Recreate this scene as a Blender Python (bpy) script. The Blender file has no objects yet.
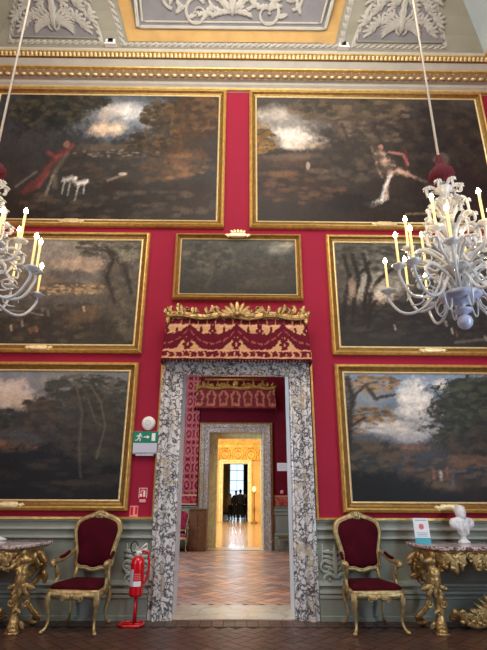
import bpy, math, random
import numpy as np
from mathutils import Vector, Matrix
random.seed(7)
S = bpy.context.scene
COL = S.collection
PI = math.pi
rnd = random.uniform

def lin(c):
    return tuple((v/255/12.92 if v/255 <= .04045 else ((v/255+.055)/1.055)**2.4) for v in c[:3])

# ------------------------------------------------------------------ materials
def mat(name, c, rough=.5, metal=0., bump=0., bscale=30., var=0., vscale=6., emit=None, es=0., trans=0., sheen=0., coat=0., spec=.5, alpha=1.):
    m = bpy.data.materials.new(name); m.use_nodes = True
    nt = m.node_tree; b = nt.nodes['Principled BSDF']
    col = (*lin(c), 1)
    b.inputs['Base Color'].default_value = col
    b.inputs['Roughness'].default_value = rough
    b.inputs['Metallic'].default_value = metal
    b.inputs['Specular IOR Level'].default_value = spec
    b.inputs['Transmission Weight'].default_value = trans
    b.inputs['Sheen Weight'].default_value = sheen
    b.inputs['Coat Weight'].default_value = coat
    tc = nt.nodes.new('ShaderNodeTexCoord')
    if var:
        n = nt.nodes.new('ShaderNodeTexNoise'); n.inputs['Scale'].default_value = vscale; n.inputs['Detail'].default_value = 6
        nt.links.new(tc.outputs['Object'], n.inputs['Vector'])
        r = nt.nodes.new('ShaderNodeValToRGB'); e = r.color_ramp.elements
        e[0].position = .3; e[1].position = .7
        e[0].color = tuple(max(0, v*(1-var)) for v in col[:3])+(1,)
        e[1].color = tuple(min(1, v*(1+var)) for v in col[:3])+(1,)
        nt.links.new(n.outputs['Fac'], r.inputs['Fac']); nt.links.new(r.outputs['Color'], b.inputs['Base Color'])
    if bump:
        n = nt.nodes.new('ShaderNodeTexNoise'); n.inputs['Scale'].default_value = bscale; n.inputs['Detail'].default_value = 5
        nt.links.new(tc.outputs['Object'], n.inputs['Vector'])
        bp = nt.nodes.new('ShaderNodeBump'); bp.inputs['Strength'].default_value = bump; bp.inputs['Distance'].default_value = .02
        nt.links.new(n.outputs['Fac'], bp.inputs['Height']); nt.links.new(bp.outputs['Normal'], b.inputs['Normal'])
    if emit:
        b.inputs['Emission Color'].default_value = (*lin(emit), 1); b.inputs['Emission Strength'].default_value = es
    return m

def vmat(name, rough=.5, spec=.5, bump=0., bscale=60, gain=1.0, metal=0.):
    m = mat(name, (128,128,128), rough, metal, bump, bscale, spec=spec)
    nt = m.node_tree; b = nt.nodes['Principled BSDF']
    a = nt.nodes.new('ShaderNodeVertexColor'); a.layer_name = 'Col'
    if gain != 1.0:
        mx = nt.nodes.new('ShaderNodeVectorMath'); mx.operation = 'SCALE'; mx.inputs['Scale'].default_value = gain
        nt.links.new(a.outputs['Color'], mx.inputs[0]); nt.links.new(mx.outputs[0], b.inputs['Base Color'])
    else:
        nt.links.new(a.outputs['Color'], b.inputs['Base Color'])
    return m

def marble(name, base, vein, patch, scale=4., vpos=.06, ppos=(.52,.62), rough=.2):
    m = mat(name, base, rough); nt = m.node_tree; b = nt.nodes['Principled BSDF']; L = nt.links.new; N = nt.nodes.new
    tc = N('ShaderNodeTexCoord')
    n1 = N('ShaderNodeTexNoise'); n1.inputs['Scale'].default_value = scale*.9; n1.inputs['Detail'].default_value = 6
    L(tc.outputs['Object'], n1.inputs['Vector'])
    add = N('ShaderNodeMixRGB'); add.blend_type = 'LINEAR_LIGHT'; add.inputs[0].default_value = .35
    L(tc.outputs['Object'], add.inputs[1]); L(n1.outputs['Color'], add.inputs[2])
    v = N('ShaderNodeTexVoronoi'); v.feature = 'DISTANCE_TO_EDGE'; v.inputs['Scale'].default_value = scale
    L(add.outputs[0], v.inputs['Vector'])
    r = N('ShaderNodeValToRGB'); e = r.color_ramp.elements; e[0].position = vpos*.25; e[1].position = vpos*1.6
    e[0].color = (*lin(vein),1); e[1].color = (*lin(base),1)
    L(v.outputs['Distance'], r.inputs['Fac'])
    n2 = N('ShaderNodeTexNoise'); n2.inputs['Scale'].default_value = scale*.7; n2.inputs['Detail'].default_value = 8
    L(add.outputs[0], n2.inputs['Vector'])
    r2 = N('ShaderNodeValToRGB'); e = r2.color_ramp.elements; e[0].position = ppos[0]; e[1].position = ppos[1]
    L(n2.outputs['Fac'], r2.inputs['Fac'])
    mx = N('ShaderNodeMixRGB'); L(r2.outputs['Color'], mx.inputs[0]); L(r.outputs['Color'], mx.inputs[1]); mx.inputs[2].default_value = (*lin(patch),1)
    n3 = N('ShaderNodeTexNoise'); n3.inputs['Scale'].default_value = scale*5; n3.inputs['Detail'].default_value = 6
    L(add.outputs[0], n3.inputs['Vector'])
    r3 = N('ShaderNodeValToRGB'); e = r3.color_ramp.elements; e[0].position = .33; e[1].position = .5; e[0].color = (*[x*1.6 for x in lin(vein)],1); e[1].color = (1,1,1,1)
    L(n3.outputs['Fac'], r3.inputs['Fac'])
    m2 = N('ShaderNodeMixRGB'); m2.blend_type = 'MULTIPLY'; m2.inputs[0].default_value = .45
    L(mx.outputs[0], m2.inputs[1]); L(r3.outputs['Color'], m2.inputs[2]); L(m2.outputs[0], b.inputs['Base Color'])
    return m

M = {}
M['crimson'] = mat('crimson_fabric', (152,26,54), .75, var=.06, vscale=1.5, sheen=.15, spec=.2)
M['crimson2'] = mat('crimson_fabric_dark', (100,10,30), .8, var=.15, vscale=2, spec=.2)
M['gold'] = mat('gilding', (212,176,100), .34, .55, bump=.25, bscale=25, var=.22, vscale=14)
M['goldb'] = mat('bright_gilding', (240,216,158), .34, .4, bump=.2, bscale=40, var=.15, vscale=18)
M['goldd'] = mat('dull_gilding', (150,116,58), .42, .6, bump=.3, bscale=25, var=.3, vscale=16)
M['goldc'] = mat('chair_gilding', (178,154,104), .38, .55, bump=.3, bscale=30, var=.3, vscale=20)
M['goldk'] = mat('console_gilding', (184,152,98), .33, .6, bump=.5, bscale=30, var=.45, vscale=14)
M['white_plaster'] = mat('plaster_white', (178,174,160), .6, var=.08, vscale=5)
M['cove'] = mat('plaster_grey_green', (142,140,122), .8, var=.08, vscale=3)
M['cove_daylit'] = mat('plaster_daylit_blue', (176,190,190), .8, var=.08, vscale=2)  # pale blue puts daylight into the right cove's colour
M['stucco'] = mat('stucco_light', (174,170,158), .75, var=.1, vscale=9)
M['panelgrey'] = mat('panel_lilac_grey', (120,118,119), .85, var=.1, vscale=5)
M['ochre'] = mat('ochre_paint', (186,148,84), .7, var=.12, vscale=4)
M['brownfrieze'] = mat('brown_frieze', (128,104,76), .7, var=.3, vscale=25)
M['wains'] = mat('wainscot_paint', (138,143,130), .5, var=.12, vscale=3, bump=.1, bscale=10)
M['wains_light'] = mat('wainscot_light_paint', (168,171,160), .5, var=.1, vscale=3)
M['marble'] = marble('breccia_marble', (226,224,220), (74,74,82), (200,186,162), 6.5, .085, (.58,.66), .25)
M['reveal'] = mat('pale_reveal_marble', (206,212,216), .55, var=.12, vscale=5)
M['marble2'] = marble('breccia_marble_far', (214,206,198), (110,102,104), (180,156,130), 9., .1, (.5,.58), .2)
M['threshold'] = marble('threshold_marble', (206,196,178), (184,170,148), (196,184,160), 2., .03, (.5,.7), .28)
M['tabletop'] = marble('red_marble', (122,74,72), (222,210,206), (96,80,84), 9., .16, (.55,.62), .08)
M['velvet'] = mat('crimson_velvet', (66,2,18), .85, var=.35, vscale=5, sheen=.0, bump=.1, bscale=40, spec=.15)
M['velvet2'] = mat('pink_damask_velvet', (158,40,72), .8, var=.4, vscale=16, sheen=.4, spec=.15)
M['glass'] = mat('milk_glass', (218,221,222), .08, trans=.3, coat=.5)
M['glass_daylit'] = mat('milk_glass_daylit', (176,180,200), .12, trans=.1, coat=.5)  # blue tint puts bounced daylight into the colour of bowl and ball
M['candle'] = mat('candle_wax', (246,226,160), .5, emit=(255,214,120), es=.25)
M['bulb'] = mat('lit_bulb', (255,240,210), .4, emit=(255,214,150), es=90)
M['redcloth'] = mat('crimson_pleated_cloth', (84,4,22), .85)
M['cord'] = mat('pale_rope', (206,196,176), .8)
M['red'] = mat('red_enamel', (206,16,28), .25, coat=.5)
M['black'] = mat('black_rubber', (22,22,22), .5)
M['white'] = mat('white_plastic', (232,232,226), .45)
M['whitepaint'] = mat('white_sign', (238,238,238), .6)
M['green'] = mat('sign_green', (0,128,96), .5)
M['greywhite'] = mat('diffuser_plastic', (200,202,214), .4)
M['signred'] = mat('sign_red', (204,20,36), .5)
M['pink'] = mat('sign_pink', (236,150,150), .5)
M['teal'] = mat('sign_teal', (70,170,186), .5)
M['wood'] = mat('brown_wood', (112,74,46), .4, var=.3, vscale=8)
M['yellow'] = mat('yellow_silk', (226,186,104), .5, var=.15, vscale=6, sheen=.2)
M['yellowp'] = mat('yellow_wall_plain', (224,186,112), .6, var=.15, vscale=2)
M['yellowb'] = mat('gilded_door_trim', (252,238,186), .4, .1, var=.2, vscale=8)
M['bustm'] = mat('white_statuary_marble', (232,232,230), .35, var=.05)
M['dark'] = mat('dark_cloth', (26,27,34), .8)
M['dark2'] = mat('charcoal_cloth', (46,46,56), .8)
M['darkblue'] = mat('denim_cloth', (40,48,78), .8)
M['tan'] = mat('tan_cloth', (150,128,104), .8)
M['skin'] = mat('skin', (206,150,122), .6)
M['hair'] = mat('hair', (40,28,22), .7)
M['greywall'] = mat('grey_green_wall', (112,112,104), .8, var=.1, vscale=2)
M['pane'] = mat('daylit_pane', (220,235,250), .3, emit=(196,222,255), es=1.5)
M['pane_room'] = mat('daylit_pane_side', (220,235,250), .3, emit=(215,230,255), es=2.)
M['ceilwhite'] = mat('ceiling_plaster', (216,210,192), .85)
M['parquet'] = mat('polished_parquet', (190,154,102), .26, var=.18, vscale=5, coat=.3)
M['canvas'] = vmat('painted_canvas', .5, .2, bump=.08, bscale=50, gain=1.55)
M['painted'] = vmat('woven_pattern', .8, .2, bump=.1, bscale=60)
M['brick'] = vmat('old_floor_brick', .36, .45, bump=.25, bscale=16)
M['brick2'] = vmat('pale_floor_brick', .30, .5, bump=.2, bscale=16)
M['grout'] = mat('floor_grout', (58,44,36), .7)

# ------------------------------------------------------------------ mesh helpers
class MB:
    def __init__(s): s.v = []; s.f = []
    def add(s, vs, fs):
        o = len(s.v); s.v += [tuple(p) for p in vs]; s.f += [tuple(i+o for i in f) for f in fs]
    def box(s, x0, x1, y0, y1, z0, z1):
        s.add([(x0,y0,z0),(x1,y0,z0),(x1,y1,z0),(x0,y1,z0),(x0,y0,z1),(x1,y0,z1),(x1,y1,z1),(x0,y1,z1)],
              [(0,3,2,1),(4,5,6,7),(0,1,5,4),(1,2,6,5),(2,3,7,6),(3,0,4,7)])
    def grid(s, rows, closed=False):
        n = len(rows[0]); vs = [p for r in rows for p in r]; fs = []
        for i in range(len(rows)-1):
            for j in range(n if closed else n-1):
                k = (j+1) % n
                fs.append((i*n+j, i*n+k, (i+1)*n+k, (i+1)*n+j))
        s.add(vs, fs)
    def lathe(s, prof, c=(0,0,0), n=16, sq=None):
        rows = []
        for r, z in prof:
            row = []
            for k in range(n):
                a = 2*PI*k/n; rr = max(r, 1e-4)
                if sq: rr *= 1+sq[0]*math.cos(sq[1]*a)
                row.append((c[0]+rr*math.cos(a), c[1]+rr*math.sin(a), c[2]+z))
            rows.append(row)
        s.grid(rows, True)
    def ball(s, c, r, nu=12, nv=8, rot=None):
        if not hasattr(r, '__len__'): r = (r,r,r)
        rows = []
        for i in range(nv+1):
            t = PI*i/nv; row = []
            for k in range(nu):
                a = 2*PI*k/nu
                p = Vector((r[0]*max(math.sin(t),1e-3)*math.cos(a), r[1]*max(math.sin(t),1e-3)*math.sin(a), -r[2]*math.cos(t)))
                if rot: p = rot @ p
                row.append((c[0]+p.x, c[1]+p.y, c[2]+p.z))
            rows.append(row)
        s.grid(rows, True)
    def tube(s, pts, r, n=8, closed=False, flat=1., cap=True):
        pts = [Vector(p) for p in pts]; m = len(pts)
        if not hasattr(r, '__len__'): r = [r]*m
        T = []
        for i in range(m):
            a = pts[(i-1) % m] if (closed or i > 0) else pts[0]; b = pts[(i+1) % m] if (closed or i < m-1) else pts[-1]
            d = b-a; T.append(d.normalized() if d.length > 1e-9 else Vector((0,0,1)))
        up = Vector((0,1,0)) if abs(T[0].y) < .9 else Vector((1,0,0))
        nrm = (up - T[0]*up.dot(T[0])).normalized(); rows = []
        for i in range(m):
            nrm = (nrm - T[i]*nrm.dot(T[i])); nrm = nrm.normalized() if nrm.length > 1e-6 else up
            bi = T[i].cross(nrm)
            rows.append([tuple(pts[i] + (nrm*math.cos(2*PI*k/n)*flat + bi*math.sin(2*PI*k/n))*r[i]) for k in range(n)])
        if closed: rows.append(rows[0])
        o = len(s.v); s.grid(rows, True)
        if cap and not closed:
            s.f.append(tuple(o+k for k in range(n))[::-1]); s.f.append(tuple(o+(m-1)*n+k for k in range(n)))
    def strip(s, mapf, pts, ws, h, lob=0, k=5):
        """raised relief strip (leaf, scroll) along 2-D points pts mapped onto a surface"""
        rows = []; m = len(pts)
        prof = [(-1,0),(-.85,.55),(-.4,1.),(0,.7),(.4,1.),(.85,.55),(1,0)]
        for i in range(m):
            a = pts[max(i-1,0)]; b = pts[min(i+1,m-1)]; dx, dy = b[0]-a[0], b[1]-a[1]; L = math.hypot(dx,dy) or 1; nx, ny = -dy/L, dx/L
            w = ws[i]*(1+(lob*(1 if i % 2 else -1)))
            hh = h*min(1, ws[i]/(max(ws)*.5))
            rows.append([mapf(pts[i][0]+nx*w*u, pts[i][1]+ny*w*u, hh*v - (.004 if v == 0 else 0)) for u, v in prof])
        s.grid(rows)
    def leaf(s, mapf, x, y, ang, L, W, h, curl=0., n=9, lob=.22):
        pts = []; a = ang; px, py = x, y
        for i in range(n+1):
            pts.append((px,py)); a += curl/n; px += math.cos(a)*L/n; py += math.sin(a)*L/n
        ws = [W*max(.06, math.sin(PI*min(1,(i/n)*.93+.04))**.8) for i in range(n+1)]
        s.strip(mapf, pts, ws, h, lob)
    def scroll(s, mapf, x, y, ang, r, turns, w, h, sgn=1, n=26):
        """spiral: starts at (x,y) heading ang and curls in"""
        pts = []; ws = []; a = ang; px, py = x, y; T = turns*2*PI
        for i in range(n+1):
            t = i/n; pts.append((px,py)); ws.append(w*(1-.6*t))
            rr = r*(1-.85*t); da = T/n; a += sgn*da; px += math.cos(a)*rr*da; py += math.sin(a)*rr*da
        s.strip(mapf, pts, ws, h)
        s.strip(mapf, [(px-.6*w,py),(px,py),(px+.6*w,py)], [w*.5,w*.8,w*.5], h*1.3)
    def build(s, name, m, parent=None, smooth=True, loc=None):
        me = bpy.data.meshes.new(name); me.from_pydata(s.v, [], s.f); me.update()
        if smooth: me.polygons.foreach_set('use_smooth', [True]*len(me.polygons))
        me.materials.append(M[m] if isinstance(m, str) else m)
        o = bpy.data.objects.new(name, me); COL.objects.link(o)
        if parent is not None: o.parent = parent
        if loc: o.location = loc
        return o
def tag(o, label=None, cat=None, group=None, kind=None):
    if label: o['label'] = label
    if cat: o['category'] = cat
    if group: o['group'] = group
    if kind: o['kind'] = kind
    return o
def empty(name, loc=(0,0,0), rz=0):
    o = bpy.data.objects.new(name, None); COL.objects.link(o); o.location = loc; o.rotation_euler = (0,0,rz); o.empty_display_size = .1
    return o
def struct(o): o['kind'] = 'structure'; return o
def children(o): return [c for c in bpy.data.objects if c.parent == o]
def copy_tree(o, parent=None):
    c = o.copy(); COL.objects.link(c); c.parent = parent
    for ch in children(o): copy_tree(ch, c)
    return c
def catmull(pts, k=6, closed=False):
    out = []; n = len(pts); dim = len(pts[0])
    rng = range(n) if closed else range(n-1)
    for i in rng:
        g = lambda j: pts[j % n] if closed else pts[max(0, min(n-1, j))]
        p0, p1, p2, p3 = g(i-1), g(i), g(i+1), g(i+2)
        for q in range(k):
            t = q/k
            out.append(tuple(.5*((2*p1[d])+(-p0[d]+p2[d])*t+(2*p0[d]-5*p1[d]+4*p2[d]-p3[d])*t*t+(-p0[d]+3*p1[d]-3*p2[d]+p3[d])*t**3) for d in range(dim)))
    if not closed: out.append(tuple(pts[-1]))
    return out
def lerp(a, b, t): return a+(b-a)*t

# ------------------------------------------------------------------ painter: colours laid on a fine grid of points
_RS = np.random.RandomState(3); _LAT = _RS.rand(256,256)
def vnoise(x, y):
    xi = np.floor(x).astype(int); yi = np.floor(y).astype(int); fx = x-xi; fy = y-yi
    fx = fx*fx*(3-2*fx); fy = fy*fy*(3-2*fy); g = lambda a, b: _LAT[a & 255, b & 255]
    return (g(xi,yi)*(1-fx)+g(xi+1,yi)*fx)*(1-fy)+(g(xi,yi+1)*(1-fx)+g(xi+1,yi+1)*fx)*fy
def fbm(x, y, o=4):
    s = 0; a = .5; n = 0
    for k in range(o): s = s+a*vnoise(x+17*k, y+31*k); n += a; x = x*2.1; y = y*2.1; a *= .55
    return s/n
class Paint:
    def __init__(s, X, Y, c): s.X = X; s.Y = Y; s.c = np.zeros(X.shape+(3,))+np.array(c, float); s.seed = 0
    def mix(s, m, c): s.c += (np.array(c, float)-s.c)*m[...,None]
    def grad(s, y0, y1, c0, c1):
        t = np.clip((s.Y-y0)/(y1-y0), 0, 1)[...,None]; s.c = np.array(c0)*(1-t)+np.array(c1)*t
    def blob(s, cx, cy, rx, ry, c, a=1., soft=.35, rot=0., n=.35, f=.12):
        s.seed += 13
        r = math.radians(rot); dx = s.X-cx; dy = s.Y-cy
        u = (dx*math.cos(r)+dy*math.sin(r))/rx; v = (-dx*math.sin(r)+dy*math.cos(r))/ry
        d = np.sqrt(u*u+v*v)+((fbm(s.X*f+s.seed, s.Y*f+s.seed*.7)-.5)*2.2+(fbm(s.X*f*4.3+s.seed, s.Y*f*4.3)-.5)*1.3)*(n if rx > 3.1 and ry > 3.1 else n*.4)
        m = np.clip((1-d)/soft, 0, 1)*a; s.mix(m, c)
    def leaves(s, cx, cy, rx, ry, c, a=1., f=.35, n=.5, rot=0., soft=.3):
        s.blob(cx, cy, rx, ry, c, a, soft, rot, n, f)
    def dabs(s, cx, cy, rx, ry, n, size, cols, a=.8, flat=.6, seed=1, dark=None):
        q = random.Random(seed)
        for i in range(n):
            t = q.uniform(0,2*PI); r = math.sqrt(q.random()); x = cx+rx*r*math.cos(t); y = cy+ry*r*math.sin(t); z = size*q.uniform(.6,1.3)
            c = cols[q.randrange(len(cols))]; box = (np.abs(s.X-x) < 2.2*z) & (np.abs(s.Y-y) < 2.2*z)
            if not box.any(): continue
            X = s.X[box]; Y = s.Y[box]; d = np.hypot((X-x)/z, (Y-y)/(z*flat))+(fbm(X*.9+i*3, Y*.9)-.5)*1.1
            m = (np.clip((1-d)/.35, 0, 1)*a)[:,None]; s.c[box] += (np.array(c, float)-s.c[box])*m
    def stroke(s, pts, w, c, a=1., soft=.5):
        d = np.full(s.X.shape, 1e9)
        for (x0,y0),(x1,y1) in zip(pts, pts[1:]):
            dx, dy = x1-x0, y1-y0; L = dx*dx+dy*dy or 1e-6
            t = np.clip(((s.X-x0)*dx+(s.Y-y0)*dy)/L, 0, 1)
            d = np.minimum(d, np.hypot(s.X-x0-t*dx, s.Y-y0-t*dy))
        d = d+(fbm(s.X*.8, s.Y*.8)-.5)*w*1.1
        n2 = .72+.5*fbm(s.X*.5+9, s.Y*.5)
        s.mix(np.clip((w-d)/(w*soft*1.6), 0, 1)*a*.9*np.clip(n2,0,1), c)
    def mottle(s, amt, f=.08):
        n = (fbm(s.X*f, s.Y*f, 5)-.5)*2*amt+(fbm(s.X*f*5, s.Y*f*5, 3)-.5)*1.8*amt; s.c *= (1+n)[...,None]
    def lin(s):
        c = np.clip(s.c/255, 0, 1); return np.where(c <= .04045, c/12.92, ((c+.055)/1.055)**2.4)
def colour_attr(me, rgb):
    at = me.color_attributes.new('Col', 'FLOAT_COLOR', 'POINT')
    a = np.ones((len(me.vertices), 4)); a[:,:3] = rgb.reshape(-1,3); at.data.foreach_set('color', a.ravel())
def painted_sheet(name, P, nu, nv, pc, fn, m, parent=None, smooth=False):
    """P(u,v)->xyz ; pc = four paint coords (TL,TR,BL,BR); v=0 is the bottom"""
    mb = MB(); mb.grid([[P(i/nu, j/nv) for i in range(nu+1)] for j in range(nv+1)])
    o = mb.build(name, m, parent, smooth)
    u = np.linspace(0,1,nu+1)[None,:]; v = np.linspace(0,1,nv+1)[:,None]
    TL, TR, BL, BR = [np.array(p, float) for p in pc]
    X = (TL[0]*(1-u)+TR[0]*u)*v+(BL[0]*(1-u)+BR[0]*u)*(1-v); Y = (TL[1]*(1-u)+TR[1]*u)*v+(BL[1]*(1-u)+BR[1]*u)*(1-v)
    p = Paint(X, Y, (60,60,60)); fn(p); colour_attr(o.data, p.lin())
    return o

# ------------------------------------------------------------------ layout (metres): room axis along +Y, picture wall at Y = 6.8
WX = 4.78; YB = 6.8; YR = -7.0; T1 = .75
# camera
cam = bpy.data.cameras.new('camera'); co = bpy.data.objects.new('camera', cam); COL.objects.link(co); S.camera = co
cam.sensor_fit = 'VERTICAL'; cam.sensor_height = 36; cam.lens = 36*477/650; cam.clip_end = 200
pt, yw, rl = math.radians(19.665), math.radians(.573), math.radians(.263)
fw = Vector((math.sin(yw)*math.cos(pt), math.cos(yw)*math.cos(pt), math.sin(pt))); u_ = Vector((math.cos(yw), -math.sin(yw), 0)); v_ = u_.cross(fw)
uu = u_*math.cos(rl)+v_*math.sin(rl); vv = -u_*math.sin(rl)+v_*math.cos(rl)
R3 = Matrix((uu, vv, -fw)).transposed(); co.matrix_world = Matrix.Translation((0,0,1.45)) @ R3.to_4x4()

# ================================================================== SETTING
def herring(name, x0, x1, y0, y1, L, W, gap, base, var, m, z=0., rot45=True):
    """bricks in herringbone, a thin slab each, colour per brick"""
    mb = MB(); cols = []; rs = random.Random(5)
    c, s = (math.cos(PI/4), -math.sin(PI/4)) if rot45 else (1, 0)
    def brick(ax, ay, w, h):
        q = [(ax+gap,ay+gap),(ax+w-gap,ay+gap),(ax+w-gap,ay+h-gap),(ax+gap,ay+h-gap)]
        q = [(cx0+px*c-py*s, cy0+px*s+py*c) for px, py in q]
        mx = sum(p[0] for p in q)/4; my = sum(p[1] for p in q)/4
        if not (x0-.0 < mx < x1 and y0 < my < y1): return
        q = [(min(max(a,x0),x1), min(max(b,y0),y1)) for a, b in q]
        dz = z+rs.uniform(0,.0015)
        mb.add([(a,b,dz) for a, b in q], [(0,1,2,3)])
        k = 1+rs.uniform(-var,var); kk = rs.uniform(-var,var)*.5
        for _ in range(4): cols.append((base[0]*k*(1+kk), base[1]*k, base[2]*k*(1-kk)))
    cx0, cy0 = (x0+x1)/2, (y0+y1)/2; N = int(math.hypot(x1-x0, y1-y0)/W)+4
    r = int(round(L/W))
    for i in range(-N, N):
        for j in range(-N, N):
            k = (i-j) % (2*r)
            if k == 0: brick(i*W, j*W, L, W)
            if k == 2*r-1: brick(i*W, j*W, W, L)
    o = mb.build(name, m, None, False); colour_attr(o.data, np.clip(np.array(cols)/255,0,1)**2.2)
    return struct(o)
def slab(name, b, m): mb = MB(); mb.box(*b); return struct(mb.build(name, m, None, False))
slab('floor', (-WX-.3, WX+.3, YR-.3, YB+.02, -.2, -.004), 'grout')
f1 = herring('floor', -WX, WX, .5, YB-.34, .27, .135, .004, (84,58,48), .10, 'brick', 0.)
# straight courses of small bricks just before the threshold, as laid along the doorway
mb = MB(); cols = []
for i in range(int(2*WX/.14)):
    for j in range(3):
        xa = -WX+i*.14; ya = YB-.34+j*.113
        mb.add([(xa+.004,ya+.004,.0005),(xa+.136,ya+.004,.0005),(xa+.136,ya+.109,.0005),(xa+.004,ya+.109,.0005)], [(0,1,2,3)])
        k = 1+rnd(-.16,.16); cols += [(92*k,66*k,54*k)]*4
o = mb.build('floor', 'brick', None, False); colour_attr(o.data, np.clip(np.array(cols)/255,0,1)**2.2); struct(o)
slab('floor', (-4.2, 4.2, YB+T1, 14.8, -.2, -.004), 'grout')
herring('floor', -3.6, 3.6, YB+T1, 14.8, .34, .17, .004, (190,148,128), .17, 'brick2', 0.)
slab('floor', (-4.4, 4.4, 14.8, 30.0, -.2, .0), 'parquet')
slab('floor', (-4.4, 4.4, 30.0, 42.2, -.2, .0), 'parquet')

def wall_hole(name, y0, y1, xl, xr, h0, h1, top, hw, m):
    mb = MB(); mb.box(-hw, xl, y0, y1, 0, top); mb.box(xr, hw, y0, y1, 0, top); mb.box(xl, xr, y0, y1, h1, top)
    return struct(mb.build(name, m, None, False))
# --- picture wall (front room) with doorway
wall_hole('wall_back', YB, YB+T1, -.84, .77, 0, 3.3, 10.6, WX+.3, 'crimson')
slab('wall_right', (WX, WX+.3, YR, YB, 0, 10.6), 'crimson')
slab('wall_left', (-WX-.3, -WX, YR, YB, 0, 10.6), 'crimson')
slab('wall_front', (-WX-.3, WX+.3, YR-.3, YR, 0, 10.6), 'crimson')
# tall windows in the side walls behind the camera (daylight)
def room_window(n, x, yc, z0, z1, w, inward):
    e = struct(empty('window_%d' % n, (x, yc, z0)))
    mb = MB(); fx = -inward*.0
    t = .12; d0, d1 = sorted((.0, inward*.1)); h = z1-z0
    mb.box(d0,d1,-w/2-t,-w/2,0,h); mb.box(d0,d1,w/2,w/2+t,0,h); mb.box(d0,d1,-w/2-t,w/2+t,h,h+t); mb.box(d0,d1,-w/2-t,w/2+t,-t,0)
    for k in (1,2,3): mb.box(d0,d1,-w/2,w/2,h*k/4-.02,h*k/4+.02)
    mb.box(d0,d1,-.03,.03,0,h)
    mb.build('window_frame','white_plaster',e,False)
    p = MB(); a, b = sorted((inward*.015, inward*.03)); p.box(a,b,-w/2,w/2,0,h); p.build('pane','pane_room',e,False)
room_window(1, -WX, 1.6, 1.2, 5.0, 1.7, 1); room_window(2, WX, 2.0, .9, 4.6, 1.6, -1)

# --- cove ceiling: profile (inward offset t, z) swept round the room
COVE = [(.4,8.98),(.55,9.22),(.75,9.44),(1.0,9.66),(1.4,9.93),(1.9,10.18),(2.5,10.36),(3.2,10.45)]
CL = [0]
for a, b in zip(COVE, COVE[1:]): CL.append(CL[-1]+math.hypot(b[0]-a[0], b[1]-a[1]))
def cove(X, s, h=0.):
    for i in range(len(COVE)-1):
        if s <= CL[i+1] or i == len(COVE)-2:
            k = (s-CL[i])/(CL[i+1]-CL[i]); a, b = COVE[i], COVE[i+1]; dt, dz = b[0]-a[0], b[1]-a[1]; L = math.hypot(dt,dz)
            t = a[0]+dt*k; z = a[1]+dz*k
            return (X, YB-t-h*(-1)*(-dz/L)*1.0, z-h*dt/L)
def ring(t, z): return [(-WX+t, YB-t, z), (WX-t, YB-t, z), (WX-t, YR+t, z), (-WX+t, YR+t, z)]
def sweep_room(name, prof, m, sides=(0,1,2,3), parent=None):
    mb = MB()
    for sd in sides:
        rows = []
        for t, z in prof:
            r = ring(t, z); rows.append([r[sd], r[(sd+1) % 4]])
        mb.grid(rows)
    return mb.build(name, m, parent, False)
struct(sweep_room('ceiling', COVE, 'cove', (0,2,3)))
struct(sweep_room('ceiling', COVE, 'cove_daylit', (1,)))
mb = MB(); mb.box(-WX+3.2-.05, WX-3.2+.05, YR+3.15, YB-3.15, 10.45, 10.6); struct(mb.build('ceiling','ceilwhite',None,False))
# cornice
cor = struct(sweep_room('trim_1', [(0,8.40),(.045,8.42),(.05,8.47),(.09,8.50),(.10,8.545),(.16,8.55),(.19,8.59),(.20,8.68),(.25,8.695),(.27,8.72),(.32,8.78),(.34,8.80),(.36,8.85),(.39,8.88),(.40,8.98)], 'white_plaster'))
sweep_room('gold_fillet', [(.02,8.405),(.052,8.415),(.056,8.45),(.03,8.475)], 'gold', (0,1,3), cor)
sweep_room('frieze_band', [(.155,8.545),(.192,8.585),(.206,8.60),(.206,8.682),(.19,8.69)], 'brownfrieze', (0,1,3), cor)
sweep_room('gold_fillet', [(.2,8.68),(.256,8.69),(.262,8.712),(.24,8.72)], 'gold', (0,1,3), cor)
sweep_room('gold_fillet', [(.385,8.875),(.41,8.885),(.412,8.905),(.39,8.915)], 'gold', (0,1,3), cor)
sweep_room('dentil_backing', [(.33,8.797),(.372,8.80),(.382,8.885),(.36,8.89)], 'goldd', (0,1,3), cor)
mb = MB()
for i in range(66):                                   # gilded egg ornaments of the lower band
    x = -4.62+i*.1425
    mb.ball((x, YB-.20, 8.575), (.05,.03,.026), 8, 5)
for i in range(66): mb.ball((x0 := -4.55+i*.1425, YB-.215, 8.665), (.012,.01,.01), 6, 4)
mb.build('egg_ornament', 'goldb', cor)
mb = MB()
for i in range(118):
    x = -4.4+i*.0752
    mb.add([(x-.026,YB-.375,8.806),(x+.026,YB-.375,8.806),(x+.019,YB-.405,8.868),(x-.019,YB-.405,8.868),(x,YB-.4,8.81)], [(0,4,3),(4,1,2),(4,2,3),(0,1,4)])
    mb.ball((x,YB-.398,8.85),(.022,.02,.026),6,5)
mb.build('tooth_ornament', 'goldb', cor)

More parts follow.
